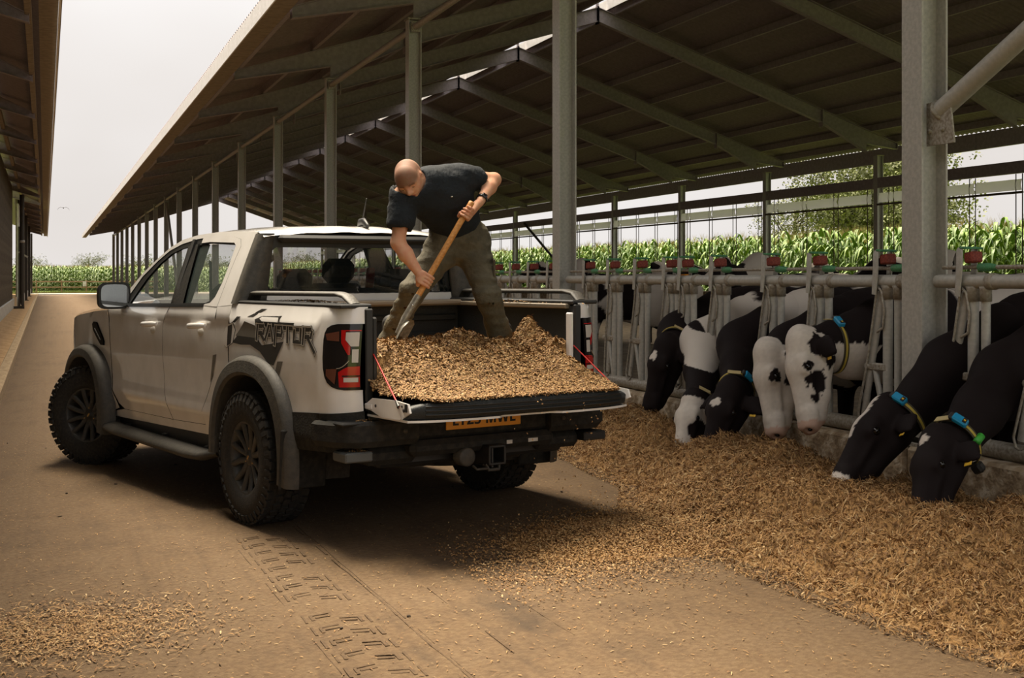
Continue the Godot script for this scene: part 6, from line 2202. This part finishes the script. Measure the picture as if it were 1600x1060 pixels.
			if white: return COW_WHITE * 0.92
			return COW_BLACK
		cow_parts(cow, s.P - at, s.Q - at, s.N - at, s.d, paint, opt)
	# cows standing farther back in the barn
	var names := ["black cow with a pale forehead looking over the fence from inside the barn", "dark cow standing deep inside the barn", "black and white cow standing deep inside the barn"]
	var protos := []
	for v in 2:
		var cow := thing("barn_cow", names[0] if v == 0 else names[2], "cow", Vector3.ZERO, "cows standing inside the barn")
		var paint := func(p: Vector3, q: Vector3) -> Color:
			if q.x < 8.0 and q.y > -0.02:
				if v == 0: return COW_WHITE * 0.8 if absf(q.x) < 0.055 and q.z > 0.0 else COW_BLACK
				return COW_WHITE if absf(q.x) < 0.04 and q.z > 0.03 else COW_BLACK
			var n := pn.get_noise_3dv((p + Vector3(v * 9.0, 0, 3)) * Vector3(1.5, 1.8, 0.7))
			return COW_WHITE * 0.9 if n > (0.2 if v == 0 else -0.02) else COW_BLACK
		cow_parts(cow, Vector3(-1.62, 1.55, 0.0), Vector3(-2.05, 1.32, 0.05), Vector3(-1.3, 1.28, 0.0), Vector3(-0.4, 0.9, 0.0), paint, {"floor": 0.0})
		protos.append(cow)
	var places := [[0, 10.4, -11.6, -1.0], [1, 9.6, -15.0, 0.4], [1, 12.5, -18.0, 2.0], [1, 9.3, -19.5, -0.6], [0, 15.0, -23.0, 1.2], [1, 11.0, -24.0, 2.8], [0, 12.6, -7.4, 2.4], [1, 17.0, -17.0, 0.2], [1, 9.0, -28.0, 0.1], [0, 9.4, -36.0, 0.6]]
	for i in places.size():
		var q: Array = places[i]
		var cow: Node3D
		if i < 2: cow = protos[i]
		else:
			cow = protos[q[0]].duplicate()
			cow.name = numbered("barn_cow")
			add_child(cow)
			tag(cow, names[1] if q[0] == 0 else names[2], "cow", "cows standing inside the barn")
		cow.position = Vector3(q[1], 0.2, q[2])
		cow.rotation.y = q[3]

# ---------------------------------------------------------------- fields behind the barns
func maize_mesh(seed_: int) -> ArrayMesh:
	var r := RandomNumberGenerator.new()
	r.seed = seed_
	var mb := MB.new()
	var hgt := 2.55
	var stalk := lin(112, 132, 52)
	mb.col(stalk)
	mb.tube([Vector3.ZERO, Vector3(0.01, hgt * 0.5, 0), Vector3(0.0, hgt, 0.01)], [0.016, 0.013, 0.007], 5, false)
	mb.smooth(1)
	var n := 11
	for i in n:
		var f := float(i) / (n - 1)
		var y := lerpf(0.35, hgt - 0.12, f)
		var a := PI * i + r.randf_range(-0.5, 0.5)
		var dir := Vector3(cos(a), 0, sin(a))
		var sd := Vector3(-sin(a), 0, cos(a))
		var len := r.randf_range(0.62, 0.85) * (1.0 - 0.35 * f)
		var rise := r.randf_range(0.30, 0.48) * (0.75 + 0.6 * f)
		var c0 := lin(72, 104, 28).lerp(lin(116, 142, 44), r.randf())
		var prev := []
		for s in 5:
			var t := s / 4.0
			var p := Vector3(0, y, 0) + dir * (len * (t * 0.95)) + Vector3(0, rise * (1.9 * t - 2.2 * t * t), 0)
			var w := 0.042 * (1.0 - pow(t, 2.2)) + 0.003
			var row := [p - sd * w + Vector3(0, 0.018 * (1 - t), 0), p, p + sd * w + Vector3(0, 0.018 * (1 - t), 0)]
			if s > 0:
				mb.col(c0)
				mb.quad(prev[0], prev[1], row[1], row[0])
				mb.quad(prev[1], prev[2], row[2], row[1])
			prev = row
	# tassel
	mb.col(lin(176, 160, 92))
	for i in 6:
		var a := TAU * i / 6
		var tip := Vector3(cos(a) * 0.09, hgt + 0.24, sin(a) * 0.09)
		mb.tri(Vector3(-0.006, hgt, 0), Vector3(0.006, hgt, 0), tip)
	return mb.mesh()

func leaf_tree(called: String, label: String, at: Vector3, hgt: float, wid: float, leaves: int, tone: Color, group := "", seed_ := 1, sparse := 0.0) -> void:
	var t := thing(called, label, "tree", at, group)
	var r := RandomNumberGenerator.new()
	r.seed = seed_
	put(MB.new().tube([Vector3(0, -0.3, 0), Vector3(0.05, hgt * 0.25, 0), Vector3(0.0, hgt * 0.5, 0.05), Vector3(0.1, hgt * 0.8, 0)], [wid * 0.04, wid * 0.03, wid * 0.02, wid * 0.008], 8), "trunk", M.bark, t)
	var tips := []
	for i in 16:
		var a := TAU * i / 16 * 2.6 + r.randf_range(-0.3, 0.3)
		var y0 := hgt * r.randf_range(0.22, 0.65)
		var rr := wid * r.randf_range(0.25, 0.5) * (1.0 - 0.5 * absf(y0 / hgt - 0.4))
		var e := Vector3(cos(a) * rr, y0 + hgt * r.randf_range(0.05, 0.28), sin(a) * rr)
		put(MB.new().tube([Vector3(0, y0, 0), Vector3(e.x * 0.5, lerpf(y0, e.y, 0.35), e.z * 0.5), e], [wid * 0.013, wid * 0.008, wid * 0.003], 5), "branch", M.bark, t)
		tips.append(e)
		tips.append(Vector3(e.x * 0.55, lerpf(y0, e.y, 0.6) + 0.3, e.z * 0.55))
	tips.append(Vector3(0, hgt * 0.86, 0)); tips.append(Vector3(0.2, hgt * 0.75, 0.3)); tips.append(Vector3(-0.2, hgt * 0.68, -0.2))
	var mb := MB.new()
	mb.smooth(1)
	for k in 5:
		var a := TAU * k / 5
		var o := Vector3(cos(a) * 0.06, sin(a * 2.0) * 0.03, sin(a) * 0.06)
		var u := Vector3(cos(a), 0.3 * sin(a * 3.0), sin(a)) * 0.09
		var w := Vector3(-sin(a), 0.5, cos(a)) * 0.045
		mb.quad(o, o + u * 0.5 + w, o + u, o + u * 0.5 - w)
	var lm := mb.mesh()
	var save := rng.seed
	rng.seed = seed_ * 91
	scatter("crown", lm, M.leaf, t, leaves, func(_i):
		var e: Vector3 = tips[rng.randi() % tips.size()]
		var q := Vector3(rng.randfn(), rng.randfn() * 0.75, rng.randfn()) * wid * 0.085 * (1.0 + sparse)
		return [e + q, Vector3(rng.randfn(), rng.randfn(), rng.randfn()).normalized(), tone * rng.randf_range(0.6, 1.35)], 0.8 * wid / 7.0, 1.7 * wid / 7.0, 1.0)
	rng.seed = save

func fields() -> void:
	var md := structure("ground_meadow")
	put(MB.new().box(Vector3(40, -0.45, -180), Vector3(700, 0.5, 520)), "meadow", M.field, md)
	# maize
	var kinds := [maize_mesh(1), maize_mesh(2), maize_mesh(3), maize_mesh(4)]
	var nearp := []
	var rest := [[], [], [], []]
	for row in 11:
		var x := 25.6 + 0.75 * row
		var z := -9.0
		while z > -150.0:
			var s := rng.randf_range(0.97, 1.13)
			var t := Transform3D(Basis(Vector3.UP, rng.randf() * TAU).scaled(Vector3(s * 1.15, s * 1.16, s * 1.15)), Vector3(x + rng.randf_range(-0.08, 0.08), -0.2, z))
			var tint := Color(1, 1, 1) * rng.randf_range(0.6, 1.0)
			tint.r *= rng.randf_range(0.9, 1.15)
			if row == 0 and z < -24.0 and nearp.size() < 300: nearp.append(t)
			else: rest[rng.randi() % 4].append([t, tint])
			z -= rng.randf_range(0.13, 0.2) if z > -90 else 0.3
	# the far field that closes the alley
	for row in 14:
		var x := -42.0
		while x < 60.0:
			var s := rng.randf_range(0.92, 1.08) * 1.02
			var t := Transform3D(Basis(Vector3.UP, rng.randf() * TAU).scaled(Vector3(s * 1.3, s, s * 1.3)), Vector3(x, -0.2, -131.0 - row * 1.0 + rng.randf_range(-0.2, 0.2)))
			rest[rng.randi() % 4].append([t, Color(1.0, 0.95, 0.85) * rng.randf_range(0.7, 1.0)])
			x += 0.22 if x > -12 and x < 14 else 0.5
	var fld := thing("maize_field", "dense field of tall green maize behind the barns", "maize")
	fld.set_meta("kind", "stuff")
	for k in 4:
		var mm := MultiMesh.new()
		mm.transform_format = MultiMesh.TRANSFORM_3D
		mm.use_colors = true
		mm.mesh = kinds[k]
		mm.instance_count = rest[k].size()
		for i in rest[k].size():
			mm.set_instance_transform(i, rest[k][i][0])
			mm.set_instance_color(i, rest[k][i][1])
		var o := MultiMeshInstance3D.new()
		o.name = "plants"
		o.multimesh = mm
		o.material_override = M.maize
		o.set_meta("kind", "stuff")
		fld.add_child(o, true)
	for i in nearp.size():
		var o := MeshInstance3D.new()
		o.name = numbered("maize_plant")
		o.mesh = kinds[i % 4]
		o.material_override = M.maize
		o.transform = nearp[i]
		add_child(o)
		tag(o, "tall green maize plant in the front row behind the barn's far side", "maize", "maize plants of the front row")
	# trees
	leaf_tree("broad_tree", "broad green tree with loose open crown rising above the maize", Vector3(42.6, -0.2, -58.0), 9.3, 8.6, 8000, lin(98, 104, 50), "", 5, 0.25)
	leaf_tree("broad_tree", "smaller shrubby tree left of the broad one above the maize", Vector3(38.5, -0.2, -60.5), 7.2, 5.0, 1500, lin(104, 108, 54), "", 6, 0.4)
	var far := [[-12.0, -290.0, 6.0, 8.0], [-3.0, -300.0, 6.4, 8.0], [8.5, -280.0, 7.0, 7.0], [22.0, -300.0, 5.8, 12.0], [34.0, -290.0, 6.2, 14.0], [52.0, -270.0, 6.6, 12.0]]
	for i in far.size():
		var q: Array = far[i]
		leaf_tree("distant_tree", "small distant round tree on the horizon beyond the maize", Vector3(q[0], -0.2, q[1]), q[2], q[3], 1300, lin(92, 96, 60), "distant trees on the horizon", 20 + i, 0.2)
	# rail fence at the end of the alley
	var wf := thing("rail_fence", "weathered wooden post and rail fence across the end of the alley", "fence", Vector3(0, -0.1, -121.0))
	var x := -7.0
	while x < 9.0:
		put(MB.new().box(Vector3(x, 0.68, 0), Vector3(0.12, 1.36, 0.12), Basis.IDENTITY, 0.01), "post", M.wood_rail, wf)
		for y: float in [0.25, 0.75, 1.25]:
			put(MB.new().box(Vector3(x + 1.05, y, 0.08), Vector3(2.08, 0.11, 0.04), Basis.IDENTITY, 0.005), "rail", M.wood_rail, wf)
		x += 2.1
	var sg := thing("fence_sign", "small white sign hanging on the wooden fence", "sign", Vector3(3.35, 0.75, -120.86))
	put(MB.new().box(Vector3(0, 0.2, 0), Vector3(0.3, 0.42, 0.02), Basis.IDENTITY, 0.004), "board", M.pale_panel, sg)
	# grass verge
	var gr := thing("verge_grass", "rough green grass verge behind the wooden fence", "grass", Vector3(0, -0.2, 0))
	gr.set_meta("kind", "stuff")
	var tb := MB.new()
	for i in 9:
		var a := TAU * i / 9
		tb.tri(Vector3(cos(a) * 0.05, 0, sin(a) * 0.05), Vector3(cos(a) * 0.05 + 0.03, 0, sin(a) * 0.05), Vector3(cos(a) * 0.18, 0.32 + 0.1 * sin(i * 2.0), sin(a) * 0.18))
	scatter("tuft", tb.mesh(), M.grass, gr, 5200, func(_i):
		return [Vector3(rng.randf_range(-9, 12), 0, rng.randf_range(-118.4, -130.5)), Vector3.UP, lin(128, 140, 66) * rng.randf_range(0.7, 1.2)], 0.6, 1.5, 0.2)
	# utility pole far behind the maize
	var up := thing("utility_pole", "utility pole with two crossbars standing beyond the maize", "pole", Vector3(59.3, -0.2, -93.0))
	put(MB.new().tube([Vector3.ZERO, Vector3(0, 7.9, 0)], [0.16, 0.12], 8), "pole", M.bark, up)
	for y: float in [7.7, 6.1]:
		put(MB.new().box(Vector3(0, y, 0), Vector3(1.9, 0.12, 0.12), Basis(Vector3.UP, -0.3), 0.01), "crossbar", M.bark, up)
	for s: float in [-0.8, 0.8]:
		put(MB.new().lathe(Vector3(s * 0.95, 7.76, s * 0.28), Vector3.UP, [[0, 0.06], [0.15, 0.08], [0.2, 0.0]], 8), "insulator", M.pale_panel, up)
	var yp := thing("yard_lamp", "thin pale yard lamp pole in front of the maize beyond the barn", "lamp", Vector3(25.0, -0.2, -60.5))
	put(MB.new().tube([Vector3.ZERO, Vector3(0, 3.15, 0), Vector3(0, 3.3, 0.1), Vector3(0, 3.32, 0.5)], [0.06, 0.05, 0.04, 0.03], 8), "pole", M.pale_panel, yp)
	put(MB.new().box(Vector3(0, 3.28, 0.6), Vector3(0.12, 0.08, 0.3), Basis.IDENTITY, 0.03), "lamp_head", M.rafter, yp)
	# bird
	var bd := thing("bird", "small dark bird gliding in the pale sky", "bird", Vector3(1.25, 6.5, -97.0))
	put(MB.new().tube([Vector3(0, 0, -0.14), Vector3(0, 0.01, 0), Vector3(0, 0, 0.14)], [0.01, 0.05, 0.02], 8), "bird_body", M.ink, bd)
	for s: float in [-1.0, 1.0]:
		put(MB.new().tube([Vector3(0, 0.02, 0), Vector3(s * 0.2, 0.06, 0), Vector3(s * 0.34, -0.03, 0.02), Vector3(s * 0.42, -0.16, 0.05)], [0.03, 0.04, 0.03, 0.008], 6, true, Vector2(0.3, 1.6)), "wing", M.ink, bd)
